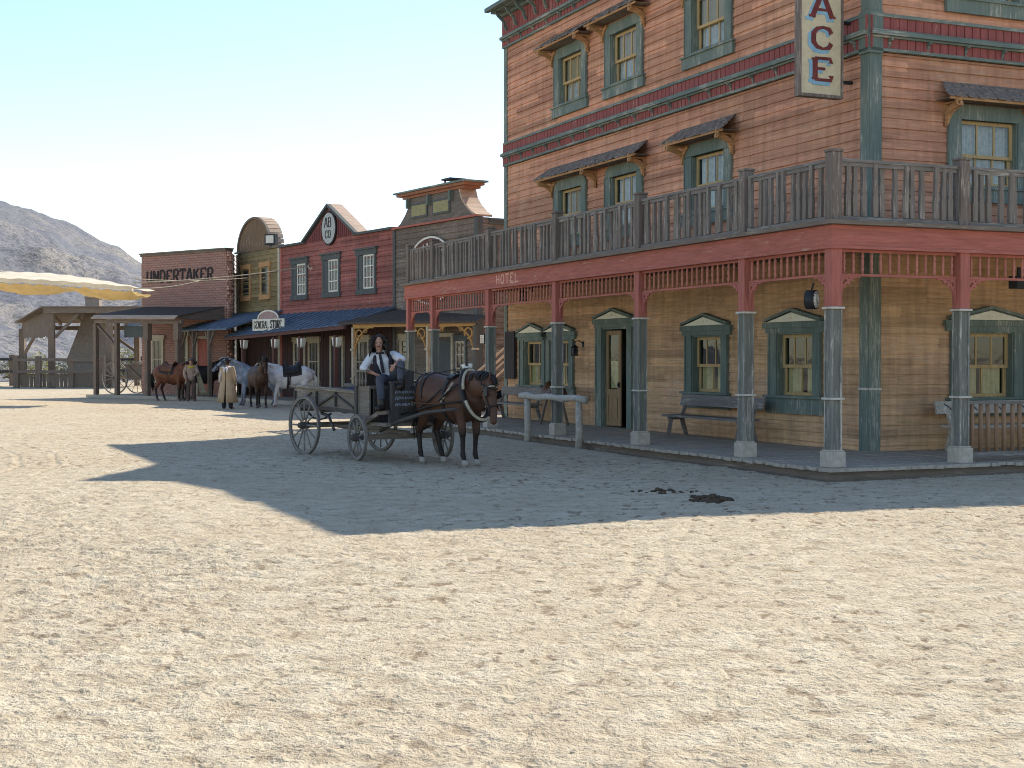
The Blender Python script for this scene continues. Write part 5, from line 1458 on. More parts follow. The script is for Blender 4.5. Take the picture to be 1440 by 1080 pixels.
def hand(mb, w, fwd, up, curl=.5, s=1.0):
    """palm + 4 fingers + thumb from wrist w"""
    fwd = V3(fwd).normalized(); up = V3(up); up = (up - fwd*up.dot(fwd)).normalized(); sd = fwd.cross(up).normalized(); w = V3(w)
    mb.loft([(w, .026*s, .020*s), (w+fwd*.045*s, .038*s, .016*s), (w+fwd*.085*s, .040*s, .014*s)], 10, up=tuple(up))
    for i, ln in enumerate((.068, .078, .073, .056)):
        b = w + fwd*.085*s + sd*(.030-.020*i)*s; d1 = (fwd - up*curl*.7).normalized(); d2 = (fwd - up*curl*1.9).normalized()
        mb.tube([tuple(b-fwd*.02*s), tuple(b), tuple(b+d1*ln*.5*s), tuple(b+d1*ln*.5*s+d2*ln*.5*s)], [.010*s, .0095*s, .0088*s, .007*s], 6)
    t = w + fwd*.03*s + sd*.035*s; d1 = (fwd*.8 + sd*.8 - up*curl*.4).normalized()
    mb.tube([tuple(t-sd*.02*s), tuple(t+d1*.03*s), tuple(t+d1*.055*s+fwd*.012*s)], [.013*s, .011*s, .009*s], 6)
def limb(mb, a, b, c, r0, r1, r2, k=1.0, add=0, ra=None):
    a, b, c = V3(a), V3(b), V3(c)
    mb.loft([(a, r0*k+add, r0*k+add), (a.lerp(b, .35), (r0*.97)*k+add, (r0*.97)*k+add), (a.lerp(b, .9), r1*k+add, r1*k+add), (b, r1*k*1.03+add, r1*k*1.03+add), (b.lerp(c, .3), r1*k*1.02+add, r1*k*1.02+add), (c, r2*k+add, r2*k+add)], 12, up=(.3, 1, .2))
def body_mesh(J, vox=.009, fd=(0,-1,0)):
    mb = MB(); hd = V3(J['head']); nk = V3(J['neck']); ch = V3(J['chest']); wa = V3(J['waist']); hp = V3(J['hips']); f = V3(fd).normalized()
    mb.loft([(hp, .16, .11), (wa, .135, .095), (wa.lerp(ch, .5), .15, .105), (ch, .17, .115), (ch.lerp(nk, .55), .12, .08)], 16, up=tuple(f))
    mb.loft([(ch.lerp(nk, .5), .07, .065), (nk, .055, .055), (hd-V3((0,0,.06)), .055, .06)], 12, up=tuple(f))
    # head: skull + jaw + nose + ears
    mb.loft([(hd+V3((0,0,-.105))+f*.025, .040, .045), (hd+V3((0,0,-.07))+f*.02, .056, .066), (hd+V3((0,0,-.02))+f*.01, .068, .085), (hd+V3((0,0,.04)), .073, .092), (hd+V3((0,0,.09))-f*.005, .062, .078)], 16, up=tuple(f))
    sd = f.cross(V3((0,0,1))).normalized()
    mb.loft([(hd+f*.085+V3((0,0,.015)), .010, .012), (hd+f*.105+V3((0,0,-.022)), .016, .014)], 8)
    for s in (-1, 1): mb.loft([(hd+sd*s*.073+V3((0,0,-.025)), .012, .02), (hd+sd*s*.077+V3((0,0,.015)), .012, .02)], 8)
    mb.loft([(hd+f*.083-sd*.022+V3((0,0,-.055)), .009, .008), (hd+f*.086+V3((0,0,-.052)), .010, .009), (hd+f*.083+sd*.022+V3((0,0,-.055)), .009, .008)], 6)
    for k in ('L', 'R'):
        limb(mb, J['sh'+k], J['el'+k], J['wr'+k], .050, .040, .027)
        hv = J.get('hd'+k, V3(J['wr'+k])-V3(J['el'+k])); hand(mb, J['wr'+k], hv, J.get('hu'+k, (0, 0, 1)), J.get('curl', .5))
        limb(mb, J['hp'+k], J['kn'+k], J['an'+k], .082, .056, .04)
        a = V3(J['an'+k]); t = V3(J['to'+k]); mb.loft([(a+V3((0,0,-.03)), .04, .045), (a.lerp(t, .5)+V3((0,0,-.02)), .042, .035), (t, .035, .025)], 10)
    return remeshed(mb, 'body', M['skin'], vox, 3, .5)
def garment(root, name, mat, fn, vox=.012, sm=3):
    mb = MB(); fn(mb); return mkobj(name, remeshed(mb, name, mat, vox, sm, .5), root)
def torso(mb, J, add, z0=0, f=(0,-1,0), top=.75):
    nk, ch, wa, hp = (V3(J[k]) for k in ('neck', 'chest', 'waist', 'hips'))
    mb.loft([(hp.lerp(wa, z0), .16+add, .115+add), (wa, .138+add, .10+add), (wa.lerp(ch, .5), .153+add, .108+add), (ch, .175+add, .118+add), (ch.lerp(nk, top), .10+add, .075+add)], 16, up=f)
def sleeve(mb, J, k, t, add, r0=.05, r1=.042):
    a, b, c = V3(J['sh'+k]), V3(J['el'+k]), V3(J['wr'+k]); 
    ch = V3(J['chest']).lerp(V3(J['neck']), .3)
    secs = [(ch.lerp(a, .6), r0+add+.012, r0+add+.012), (a, r0+add+.012, r0+add+.012), (a.lerp(b, .5), r0+add+.006, r0+add+.006), (b, r1+add+.008, r1+add+.008)]
    if t > 1: secs += [(b.lerp(c, (t-1)*.5), r1+add+.006, r1+add+.006), (b.lerp(c, t-1), r1+add, r1+add)]
    else: secs = secs[:3] + [(a.lerp(b, t), r1+add+.012, r1+add+.012)]
    mb.loft(secs, 12, up=(.3, 1, .2))
def face_bits(root, J, f=(0,-1,0), moustache=True):
    hd = V3(J['head']); f = V3(f).normalized(); sd = f.cross(V3((0,0,1))).normalized()
    mb = MB()
    for s in (-1, 1):
        c = hd+sd*s*.03+f*.083+V3((0,0,.012)); mb.tube([tuple(c-sd*.012), tuple(c), tuple(c+sd*.012)], [.003, .007, .003], 6)
    mb.build('eyes', M['eye_black'], root)
    mb = MB()
    for s in (-1, 1):
        c = hd+sd*s*.031+f*.087+V3((0,0,.036)); mb.tube([tuple(c-sd*.02), tuple(c+V3((0,0,.004))), tuple(c+sd*.02)], [.004, .006, .004], 6)
    mb.build('eyebrows', M['hair_dark'], root)
    if moustache:
        mb = MB(); c = hd+f*.094+V3((0,0,-.038)); mb.tube([tuple(c-sd*.036-V3((0,0,.012))-f*.012), tuple(c-sd*.015), tuple(c+sd*.015), tuple(c+sd*.036-V3((0,0,.012))-f*.012)], [.003, .008, .008, .003], 6)
        mb.build('moustache', M['hair_dark'], root)

# ---- driver (own frame: x to viewer right, -y towards the camera; z absolute)
dr = empty('person', 'long-haired man in white shirt, dark vest and tie sitting on the wagon seat', 'person', (-2.22, 24.12, 0), 0)
J = dict(head=(-.03,-.04,1.95), neck=(-.01,.02,1.82), chest=(.02,.05,1.68), waist=(.08,.08,1.48), hips=(.13,.08,1.36),
   shL=(-.17,.03,1.75), elL=(-.30,-.02,1.53), wrL=(-.10,-.13,1.455), hdL=(.9,-.2,-.25), huL=(0,-.3,1),
   shR=(.21,.06,1.77), elR=(.37,-.18,1.70), wrR=(.27,-.33,1.615), hdR=(-.4,-.25,-.5), huR=(-.3,-.9,.2),
   hpL=(.06,.02,1.36), knL=(.01,-.38,1.36), anL=(.05,-.42,.93), toL=(.0,-.56,.88),
   hpR=(.21,.02,1.37), knR=(.36,-.33,1.62), anR=(.37,-.40,1.27), toR=(.36,-.55,1.24), curl=.7)
mkobj('body', body_mesh(J, .0085), dr)
garment(dr, 'shirt', M['shirt'], lambda mb: (torso(mb, J, .012, 0), sleeve(mb, J, 'L', 1.15, .016), sleeve(mb, J, 'R', 1.05, .016), mb.loft([(V3(J['shR']).lerp(V3(J['elR']), .2), .075, .07), (V3(J['elR'])+V3((-.02,.02,0)), .075, .07)], 12), mb.loft([(V3(J['shL']).lerp(V3(J['elL']), .2), .07, .065), (V3(J['elL'])+V3((0,0,.02)), .072, .065)], 12)), .010)
def vest(mb):
    nk, ch, wa = V3(J['neck']), V3(J['chest']), V3(J['waist'])
    for s, x0, x1 in ((-1, -.17, -.04), (1, .075, .22)):
        mb.loft([(V3(((x0+x1)/2+.06, .05, 1.42)), .07, .13), (V3(((x0+x1)/2+.02, .05, 1.6)), .06, .125), (V3(((x0+x1)/2, .04, 1.74)), .05, .10), (V3(((x0+x1)/2*.8, .05, 1.80)), .04, .06)], 12, up=(0,-1,0))
    mb.loft([(wa+V3((0,.05,0)), .15, .08), (ch+V3((0,.05,0)), .17, .085)], 12, up=(0,-1,0))
garment(dr, 'vest', M['vest'], vest, .011)
mb = MB(); mb.strip([(-.015, 1.80), (.005, 1.7), (.03, 1.56), (.05, 1.46)], [.04, .05, .055, .05], -.10, -.085); mb.strip([(-.08, 1.80), (.06, 1.81)], .035, -.07, -.055)
tie = mb.build('necktie', M['vest'], dr)
def trousers(mb):
    hp = V3(J['hips']); mb.loft([(hp+V3((-.05,0,-.02)), .125, .14), (hp+V3((.05,0,-.02)), .125, .14)], 14)
    for k in 'LR': limb(mb, J['hp'+k], J['kn'+k], V3(J['kn'+k]).lerp(V3(J['an'+k]), .96), .095, .070, .062)
garment(dr, 'trousers', M['jeans'], trousers, .012)
for k in 'LR':
    def boot(mb, k=k):
        a = V3(J['an'+k]); t = V3(J['to'+k]); kn = V3(J['kn'+k]); mb.loft([(a.lerp(kn, .2), .07, .07), (a, .066, .07), (a+V3((0,0,-.04)), .065, .065)], 10); mb.loft([(a+V3((0,.03,-.03)), .06, .062), (a.lerp(t, .5)+V3((0,0,-.022)), .062, .056), (t+V3((0,-.02,-.0)), .052, .045)], 10, up=(0,0,1))
    garment(dr, 'boot', M['boot'], boot, .010)
hm = MB(); hd = V3(J['head']); r = random.Random(12)
hm.loft([(hd+V3((0,.05,-.06)), .085, .06), (hd+V3((0,.04,.03)), .098, .095), (hd+V3((0,.02,.09)), .085, .09)], 14, up=(0,-1,0))
for i in range(260):   # loose curly mass
    a = r.uniform(-.25*PI, 1.25*PI); e = r.uniform(-.5, 1.0)
    d = V3((math.cos(a)*.09, math.sin(a)*.09+.01, e*.11)); p0 = hd + d + V3((0, .01, .01))
    out = V3((d.x, d.y, 0)).normalized()
    ln = r.uniform(.05, .20) if e < .4 else r.uniform(.0, .08); pts = [p0]
    for k in range(1, 6):
        t = k/5; pts.append(p0 + out*(.075*math.sin(t*PI*.6)*(1 if e < .6 else .5)+.014*math.sin(t*17+i)) + V3((.012*math.sin(t*13+i*2), .01*math.cos(t*15+i), .02*math.sin(t*PI)-ln*t*t)))
    hm.tube([tuple(q) for q in pts], [.013, .016, .016, .014, .012, .004], 5)
hm.build('hair', M['hair_dark'], dr)
face_bits(dr, J)

# ---- standing figures
def standing(loc, ang, label, kind):
    root = empty('person', label, 'person', (*loc, 0), ang)
    J = dict(head=(0,0,1.60), neck=(0,.01,1.46), chest=(0,.02,1.30), waist=(0,.02,1.08), hips=(0,.02,.94), shL=(-.19,.02,1.40), elL=(-.25,.03,1.12), wrL=(-.24,-.06,.88),
       shR=(.19,.02,1.40), elR=(.25,.03,1.12), wrR=(.24,-.06,.88), hpL=(-.09,.02,.93), knL=(-.11,.0,.5), anL=(-.12,.04,.09), toL=(-.15,-.13,.03), hpR=(.09,.02,.93), knR=(.11,0,.5), anR=(.12,.04,.09), toR=(.15,-.13,.03), curl=.4)
    if kind == 'wrangler': J.update(elR=(.26,-.05,1.14), wrR=(.16,-.26,1.08), elL=(-.27,.02,1.14), wrL=(-.22,-.12,.94))
    mkobj('body', body_mesh(J, .012), root)
    def tr(mb):
        mb.loft([(V3((-.05,.02,.93)), .12, .13), (V3((.05,.02,.93)), .12, .13)], 12)
        for k in 'LR': limb(mb, J['hp'+k], J['kn'+k], V3(J['an'+k]), .095, .078, .075)
    garment(root, 'trousers', M['vest'] if kind == 'coat' else M['chaps'], tr, .016)
    for k in 'LR':
        def boot(mb, k=k):
            a = V3(J['an'+k]); t = V3(J['to'+k]); mb.loft([(a+V3((0,0,.12)), .05, .05), (a+V3((0,0,-.03)), .048, .05)], 10); mb.loft([(a+V3((0,0,-.045)), .042, .042), (t+V3((0,0,.0)), .036, .028)], 10)
        garment(root, 'boot', M['boot'], boot, .014)
    sm = M['coat_tan'] if kind == 'coat' else M['pink_shirt']
    if kind == 'coat':
        mb = MB(); mb.smooth = True; n = 40; rows = [(1.43,.13,.10), (1.36,.215,.14), (1.2,.21,.155), (1.02,.20,.15), (.8,.25,.19), (.5,.30,.23), (.22,.345,.26)]; vs = []
        for z, a, b in rows:
            op_ = .05 if z > .9 else .05+.10*(.9-z)
            for i in range(n+1):
                t = PI/2 + op_ + (2*PI-2*op_)*i/n; w = 1+(.05*math.sin(i*1.7)+.03*math.sin(i*3.1))*max(0, (1.1-z))
                vs.append((a*w*math.cos(t), .02+b*w*math.sin(t), z))
        mb.add(vs, [(r*(n+1)+i, r*(n+1)+i+1, (r+1)*(n+1)+i+1, (r+1)*(n+1)+i) for r in range(len(rows)-1) for i in range(n)], True)
        c = mb.build('long_coat', sm, root); m = c.modifiers.new('t', 'SOLIDIFY'); m.thickness = .015
        garment(root, 'coat_sleeves', sm, lambda mb: (sleeve(mb, J, 'L', 1.92, .02), sleeve(mb, J, 'R', 1.92, .02)), .014)
        mb = MB(); mb.tube([(-.12,.06,1.44), (-.05,.15,1.41), (.05,.15,1.41), (.14,.06,1.43), (.19,.05,1.3), (.22,.14,1.1), (.225,.17,.92)], [(.04,.02), (.045,.025), (.045,.025), (.05,.025), (.05,.02), (.045,.018), (.05,.015)], 8)
        mb.tube([(0,.17,1.42), (-.05,.20,1.36), (-.06,.20,1.24)], [.035,.04,.03], 8); mb.tube([(0,.17,1.42), (.05,.2,1.36), (.04,.2,1.26)], [.035,.04,.03], 8); mb.build('scarf', M['shirt'], root)
        hatm = M['vest']
    else:
        garment(root, 'shirt', sm, lambda mb: (torso(mb, J, .02, 0), sleeve(mb, J, 'L', 1.85, .02), sleeve(mb, J, 'R', 1.85, .02)), .014)
        mb = MB(); mb.tube([(-.12,-.02,1.42), (-.04,.13,1.40), (.05,.13,1.40), (.12,-.02,1.42), (.03,-.11,1.38), (-.05,-.1,1.38), (-.12,-.02,1.42)], [(.045,.035)]*7, 8); mb.build('neckerchief', M['yellow_cloth'], root)
        mb = MB(); vs = []; n = 10
        for r_ in range(7):
            z = 1.15-.15*r_
            for i in range(n+1): vs.append((.20+.022*r_+.013*i*(1+r_*.25), .08-.02*i+.02*math.sin(i*2+r_), z))
        mb.add(vs, [(r_*(n+1)+i, r_*(n+1)+i+1, (r_+1)*(n+1)+i+1, (r_+1)*(n+1)+i) for r_ in range(6) for i in range(n)], True)
        c = mb.build('draped_cloth', plain('khaki_cloth', (.25,.22,.15), rough=.95), root); m = c.modifiers.new('t', 'SOLIDIFY'); m.thickness = .02
        mb = MB(); mb.tube([(.14*math.cos(a/10*2*PI), .02+.11*math.sin(a/10*2*PI), .99) for a in range(11)], (.02), 6, caps=False); mb.build('belt', M['leather'], root)
        hatm = M['hat_grey']
    mb = MB(); mb.smooth = True; hx, hy, hz = J['head']
    vs = []; fs = []; prof = [(.17,.075), (.13,.055), (.092,.06), (.088,.13), (.075,.165), (.02,.15)]
    for r_, z in prof:
        for k in range(18):
            a = 2*PI*k/18; up_ = .035*abs(math.cos(a))**2 if r_ > .12 else 0
            vs.append((hx+r_*math.cos(a)*.95, hy+r_*math.sin(a)*1.1, hz+z-.01+up_))
    for i in range(len(prof)-1):
        for k in range(18): fs.append((i*18+k, i*18+(k+1)%18, (i+1)*18+(k+1)%18, (i+1)*18+k))
    fs.append(tuple(range(5*18, 6*18))); mb.add(vs, fs, True); h = mb.build('hat', hatm, root); m = h.modifiers.new('t', 'SOLIDIFY'); m.thickness = .008
    mb = MB(); mb.loft([(V3(J['head'])+V3((0,.03,-.06)), .07, .05), (V3(J['head'])+V3((0,.02,.04)), .08, .085)], 12, up=(0,-1,0)); mb.build('hair', M['hair_dark'], root)
    face_bits(root, J, moustache=False)
    return root
standing((-9.72, 48.6), R(172), 'man in a long tan duster coat, dark hat and white scarf seen from behind', 'coat')
standing((-12.95, 57.4), R(14), 'man with a yellow neckerchief and grey-banded hat beside the red bay horse', 'wrangler')
# ============================================================ WAGON, CART, PROPS
M['wagon_wood'] = wood('wagon_wood', (.21,.175,.14), (.36,.32,.27), grain='h', wear=.4)
M['wagon_dark'] = wood('wagon_dark', (.085,.075,.068), (.22,.19,.16), grain='v', wear=.25)
M['wheel_wood'] = wood('wheel_wood', (.23,.205,.18), (.38,.35,.31), grain='a', wear=.35)
def wheel(parent, loc, ang, r, ns, mat='wheel_wood', lean=0):
    """wheel disc in the xz plane of a frame turned by ang; rests on the ground"""
    mb = MB(); mb.ring(0, 0, r-.042, .036, -.02, .02, n=36)
    w = mb.build('wheel', M[mat], parent, 0, loc, (lean, 0, ang))
    mb = MB(); mb.ring(0, 0, r-.012, .022, -.024, .024, n=40); mb.build('tyre', plain('rusty_tyre', (.16,.14,.12), rough=.7, var=.3), w)
    sp_ = MB(); sp_.tube([(0, 0, .09), (0, 0, r*.55), (0, 0, r-.075)], [(.022,.016), (.017,.013), (.014,.012)], 6); sm = sp_.mesh('spoke', [M[mat]])
    for i in range(ns): mkobj('spoke', sm, w, 0, (0,0,0), (0, 2*PI*i/ns, 0))
    h = MB(); h.tube([(0,-.12,0), (0,-.09,0), (0,-.05,0), (0,.05,0), (0,.10,0), (0,.13,0)], [.04, .05, .068, .068, .05, .04], 14); h.build('hub', M['wagon_dark'], w)
    return w
WG = empty('wagon', 'weathered open farm wagon with spoked wheels and raised driver seat', 'wagon', (-3.05, 25.69, 0), math.atan2(-.788, .616))
wheel(WG, (0, -.8, .53), 0, .53, 12); wheel(WG, (0, .8, .53), 0, .53, 12)
pv = (1.88, 0); aa = R(-9)
for s in (-1, 1):
    wheel(WG, (pv[0]-math.sin(aa)*s*.8, s*.8*math.cos(aa), .39), aa, .39, 10)
mb = MB(); mb.beam((0,-.8,.53), (0,.8,.53), .09, .09); mb.build('rear_axle', M['wagon_wood'], WG)
mb = MB(); mb.beam((pv[0]+math.sin(aa)*.8, -.8, .39), (pv[0]-math.sin(aa)*.8, .8, .39), .09, .09); mb.build('front_axle', M['wagon_wood'], WG)
mb = MB(); mb.beam((-.1,0,.50), (2.1,0,.44), .09, .09); mb.beam((0,-.35,.52), (1.3,0,.5), .05, .05); mb.beam((0,.35,.52), (1.3,0,.5), .05, .05); mb.build('reach_pole', M['wagon_wood'], WG)
for s in (-1, 1):
    mb = MB(); mb.tube([(x, s*.5, .72-.12*(1-((x)/.4)**2)+.02) for x in (-.4,-.2,0,.2,.4)], (.03), 6, flat=.5); mb.tube([(.12, s*.52, .74), (.42, s*.55, .70), (.62, s*.56, .46)], .028, 6)
    mb.build('leaf_spring', M['iron'], WG)
mb = MB(); mb.box(-.75, 1.35, -.52, .52, .84, .88); mb.build('wagon_floor', M['wagon_wood'], WG)
mb = MB()
for x in (-.6, .1, .9): mb.box(x-.04, x+.04, -.56, .56, .76, .839)
mb.build('crossbearers', M['wagon_wood'], WG)
for s in (-1, 1):
    mb = MB(); y0 = s*.53
    mb.add([(-.78, y0, .86), (1.36, y0, .80), (1.36, y0, 1.12), (-.78, y0, 1.20), (-.78, y0+s*.03, .86), (1.36, y0+s*.03, .80), (1.36, y0+s*.03, 1.12), (-.78, y0+s*.03, 1.20)], [(0,1,2,3), (7,6,5,4), (0,4,5,1), (1,5,6,2), (2,6,7,3), (3,7,4,0)])
    sd_ = mb.build('side_board', M['wagon_wood'], WG)
    mb = MB(); mb.beam((-.82, s*.56, 1.22), (1.38, s*.56, 1.14), .10, .05); mb.build('top_rail', M['wagon_wood'], sd_)
    mb = MB(); mb.beam((-.75, s*.585, .86), (1.36, s*.585, .80), .03, .06)
    for x in (-.72, .05, .70): mb.box(x-.02, x+.02, s*.562, s*.60, .87, 1.13)
    mb.beam((-.6, s*.58, .90), (-.15, s*.58, 1.1), .03, .03); mb.beam((.1, s*.58, .88), (.66, s*.58, 1.08), .03, .03); mb.beam((.72, s*.58, 1.08), (1.3, s*.58, .86), .03, .03)
    mb.build('side_brace', M['wagon_dark'], sd_)
mb = MB(); mb.box(-.8, -.77, -.5, .5, .86, 1.18); mb.build('tail_board', M['wagon_wood'], WG)
mb = MB(); mb.box(1.37, 1.41, -.56, .56, .58, 1.20); mb.box(1.36, 1.44, -.61, -.56, .56, 1.42); mb.build('bulkhead', M['wagon_dark'], WG)
mb = MB(); n = 24; vs = []
for i in range(n+1):
    for j in range(9):
        x = -.4+1.6*i/n; y = -.42+.84*j/8; vs.append((x, y, .98+.14*math.sin(i/n*PI)*(1-(2*j/8-1)**2*.5)+.03*math.sin(i*.9+j)))
mb.add(vs, [(i*9+j, i*9+j+1, (i+1)*9+j+1, (i+1)*9+j) for i in range(n) for j in range(8)], True)
tp = mb.build('tarpaulin', plain('navy_tarp', (.015,.018,.035), rough=.7), None, 0, (-3.05, 25.69, .04), (0, 0, math.atan2(-.788, .616)))
m = tp.modifiers.new('t', 'SOLIDIFY'); m.thickness = .03; tag(tp, 'dark navy tarpaulin heaped in the wagon bed', 'tarpaulin')
# driver section
mb = MB(); mb.box(1.42, 2.28, -.56, .60, .58, .64); mb.build('footboard', M['wagon_wood'], WG)
mb = MB(); mb.box(1.42, 1.46, -.58, -.54, .6, 1.25); mb.box(1.46, 1.78, -.57, -.54, .64, 1.2); mb.build('seat_side_panel', M['wagon_wood'], WG)
mb = MB(); mb.box(1.42, 1.80, -.58, .58, 1.20, 1.25); mb.build('seat', M['wagon_wood'], WG)
mb = MB(); mb.box(1.78, 1.80, -.5, .6, .65, 1.199); mb.build('seat_box', M['wagon_dark'], WG)
mb = MB(); mb.box(1.40, 1.78, -.63, -.56, 1.48, 1.52); mb.box(1.40, 1.46, -.62, -.57, 1.25, 1.48)
for x in (1.54, 1.62, 1.72): mb.tube([(x,-.6,1.25), (x,-.6,1.33), (x,-.6,1.40), (x,-.6,1.48)], [.014,.024,.014,.02], 6)
mb.build('armrest', M['wagon_wood'], WG)
mb = MB(); mb.box(1.38, 1.42, -.5, .58, 1.25, 1.5); mb.build('seat_back', M['wagon_dark'], WG)
fp = MB(); fp.M = Matrix.Translation((2.0, 0, 0))
fp.box(.25, .285, -.42, .64, .86, 1.26); fp.box(.24, .30, -.46, -.42, .6, 1.30); fp.box(.235, .30, -.48, .66, 1.301, 1.33); fp.box(.245, .29, -.50, .66, .64, .855)
dash = fp.build('dashboard', M['wagon_dark'], WG)
mb = MB(); r = random.Random(6)
for row, z in enumerate((1.15, 1.05, .94)):
    y = -.38
    while y < .58:
        w_ = r.uniform(.03, .06); h_ = r.uniform(.03, .06)
        mb.strip([(y, z-h_*.5), (y+w_*.3, z+h_*.6), (y+w_*.7, z-h_*.4), (y+w_, z+h_*.5)], .014, 2.2862, 2.290, 'yz'); y += w_+r.uniform(.01, .03)
mb.build('painted_lettering', plain('pale_blue_paint', (.35,.38,.44), var=.3), dash)
mb = MB(); mb.beam((1.50, -.60, .62), (1.72, -.60, .64), .05, .07); mb.beam((1.72, -.60, .64), (2.12, -.60, .80), .05, .07); mb.beam((2.10, -.60, .80), (2.36, -.58, .82), .05, .06); mb.build('shaft_bracket', M['old_wood'], WG)
for s in (-1, 1):
    mb = MB(); mb.tube([(1.9, s*.42, .5), (2.4, s*.42, .66), (3.2, s*.40, .84), (4.0, s*.36, .92)], [.035, .035, .03, .022], 8); mb.build('shaft', M['wagon_dark'], WG)
mb = MB(); mb.tube([(2.2,-.3,1.28), (2.35,-.28,1.42), (2.25,-.1,1.50)], .015, 6); mb.build('brake_lever', M['iron'], WG)
hv = Matrix.Translation((-1.00, 23.30, 0)) @ Matrix.Rotation(WA, 4, 'Z')
wr_ = V3((-2.22+.27, 24.12-.36, 1.58))
mb = MB(); b1 = hv @ V3((.18, -.07, 1.53)); b2 = hv @ (P_ + D_*L_h*.84 - S_*.065)
mb.tube([tuple(wr_), tuple(wr_.lerp(b1, .5)-V3((0,0,.12))), tuple(b1)], .008, 5); mb.tube([tuple(b1), tuple(b1.lerp(b2, .5)+V3((0,0,-.02))), tuple(b2)], .008, 5)
rn = mb.build('reins', M['leather']); tag(rn, 'thin black leather reins running from the driver over the bay horse to its bit', 'reins')

# ---- cart with a big wheel at the left of the row
CT = empty('farm_cart', 'brown plank farm cart with large spoked wheels parked before the brick building', 'cart', (-18.75, 69.3, 0), math.atan2(-.42, .91))
wheel(CT, (0, -.9, .80), 0, .80, 14); wheel(CT, (0, .75, .80), 0, .80, 14); wheel(CT, (2.15, -.9, .55), 0, .55, 12); wheel(CT, (2.15, .75, .55), 0, .55, 12)
mb = MB(); mb.box(.4, 3.2, -.62, -.58, .78, 1.42); mb.box(.35, 3.25, -.68, -.6, 1.421, 1.48); cb_ = mb.build('side_board', M['old_wood'], CT)
mb = MB(); mb.beam((.6,-.66,1.35), (1.3,-.66,.85), .04, .07); mb.beam((1.9,-.66,.85), (2.6,-.66,1.35), .04, .07); mb.build('side_brace', M['sunned'] if False else M['old_wood_v'], cb_)
mb = MB(); mb.box(.4, 3.2, .5, .54, .78, 1.42); mb.build('side_board', M['old_wood'], CT)
mb = MB(); mb.box(.4, 3.2, -.58, .5, .72, .78); mb.build('cart_floor', M['old_wood'], CT)
mb = MB(); mb.box(0, .1, -.9, .75, .75, .85); mb.box(2.1, 2.2, -.9, .75, .5, .6); mb.build('axle', M['old_wood'], CT)
mb = MB(); mb.box(2.7, 3.6, -.4, -.36, 1.75, 2.05); 
for x in (2.8, 3.05, 3.3, 3.5): mb.box(x, x+.05, -.4, -.36, 1.45, 1.749)
mb.build('seat_back', M['slate'], CT)

# ---- hitching rail of peeled logs
def px2(x, y, z=0):  # ground helper: pixel column/row of the photo to street position, used once while laying out
    d = (1.7-z)*2000/(y-505); return ((x-720)/2000*d, d)
a = (.32, 29.3); b = (1.28, 27.2)
hr = empty('hitching_rail', 'pale peeled-log hitching rail on two posts in front of the hotel door', 'hitching rail', (a[0], a[1], 0), 0)
dx, dy = b[0]-a[0], b[1]-a[1]
for (x, y) in ((0, 0), (dx, dy)):
    mb = MB(); mb.tube([(x, y, -.1), (x+.01, y, .3), (x, y+.01, .6), (x, y, .88)], [.075, .07, .068, .062], 12); mb.build('post', M['pale_log'], hr)
mb = MB(); n = 9
k0 = -.14; k1 = 1.12
pts = [(dx*(k0+(k1-k0)*i/n), dy*(k0+(k1-k0)*i/n), .93+.018*math.sin(i*1.9)+.01) for i in range(n+1)]
mb.tube(pts, [.068+.010*math.sin(i*2.3) for i in range(n+1)], 12); mb.build('rail_log', M['pale_log'], hr)
mb = MB(); mb.tube([(dx*.38, dy*.38-.06, 1.02), (dx*.40, dy*.4-.1, .99), (dx*.42, dy*.42-.06, 1.03)], .012, 5); mb.build('hook', M['iron'], hr)

HM = Matrix.Translation((5.97, 23.8, 0)) @ Matrix.Rotation(HA, 4, 'Z')
def hloc(x, y, z=0): return tuple(HM @ V3((x, y, z)))
# ---- benches on the porch
def bench(label, s0, left, L, M1='grey_h', carved=False):
    """plank bench with sloping back against a facade; local x along the wall"""
    root = empty('bench', label, 'bench', hloc(-.62, s0, DK) if left else hloc(s0, -.62, DK), HA + (-PI/2 if left else 0), 'plank benches along the hotel porch'); M1 = 'pale_log' if carved else M1
    mb = MB(); mb.box(0, L, -.22, .0, .40, .445); mb.box(0, L, .01, .2, .405, .445); mb.build('seat', M[M1], root)
    mb = MB(); mb.M = Matrix.Translation((0, .24, .62)) @ Matrix.Rotation(R(-12), 4, 'X'); mb.box(-.05, L+.05, -.02, .02, 0, .22); bk = mb.build('backrest', M[M1], root)
    if carved:
        mb = MB(); mb.M = Matrix.Translation((0, .24, .62)) @ Matrix.Rotation(R(-12), 4, 'X')
        for i in range(6): mb.strip([(.12+i*L/6, .17), (.2+i*L/6, .13), (.27+i*L/6, .06)], .02, -.024, -.0205)
        mb.build('carved_marks', M['dark_green'], bk)
    for x in (.18, L-.18):
        mb = MB(); mb.beam((x, -.18, 0), (x+.03, -.12, .40), .05, .08); mb.build('leg', M[M1], root)
        mb = MB(); mb.beam((x, .24, 0), (x, .12, .40), .05, .08); mb.build('leg', M[M1], root)
        mb = MB(); mb.beam((x, .14, .44), (x, .24, .66), .05, .06); mb.build('back_support', M[M1], root)
        mb = MB(); mb.box(x-.03, x+.03, -.18, .18, .34, .399); mb.build('leg_crossbar', M[M1], root)
bench('long grey plank bench under the two ground windows between the door and the corner', 5.55, True, 2.9)
bench('reddish-grey bench behind the hitching rail under the double window', 15.0, True, 2.7, carved=False)
bench('pale grey bench with carved marks by the right front window, half behind the porch railing', 1.15, False, 3.2, carved=True)

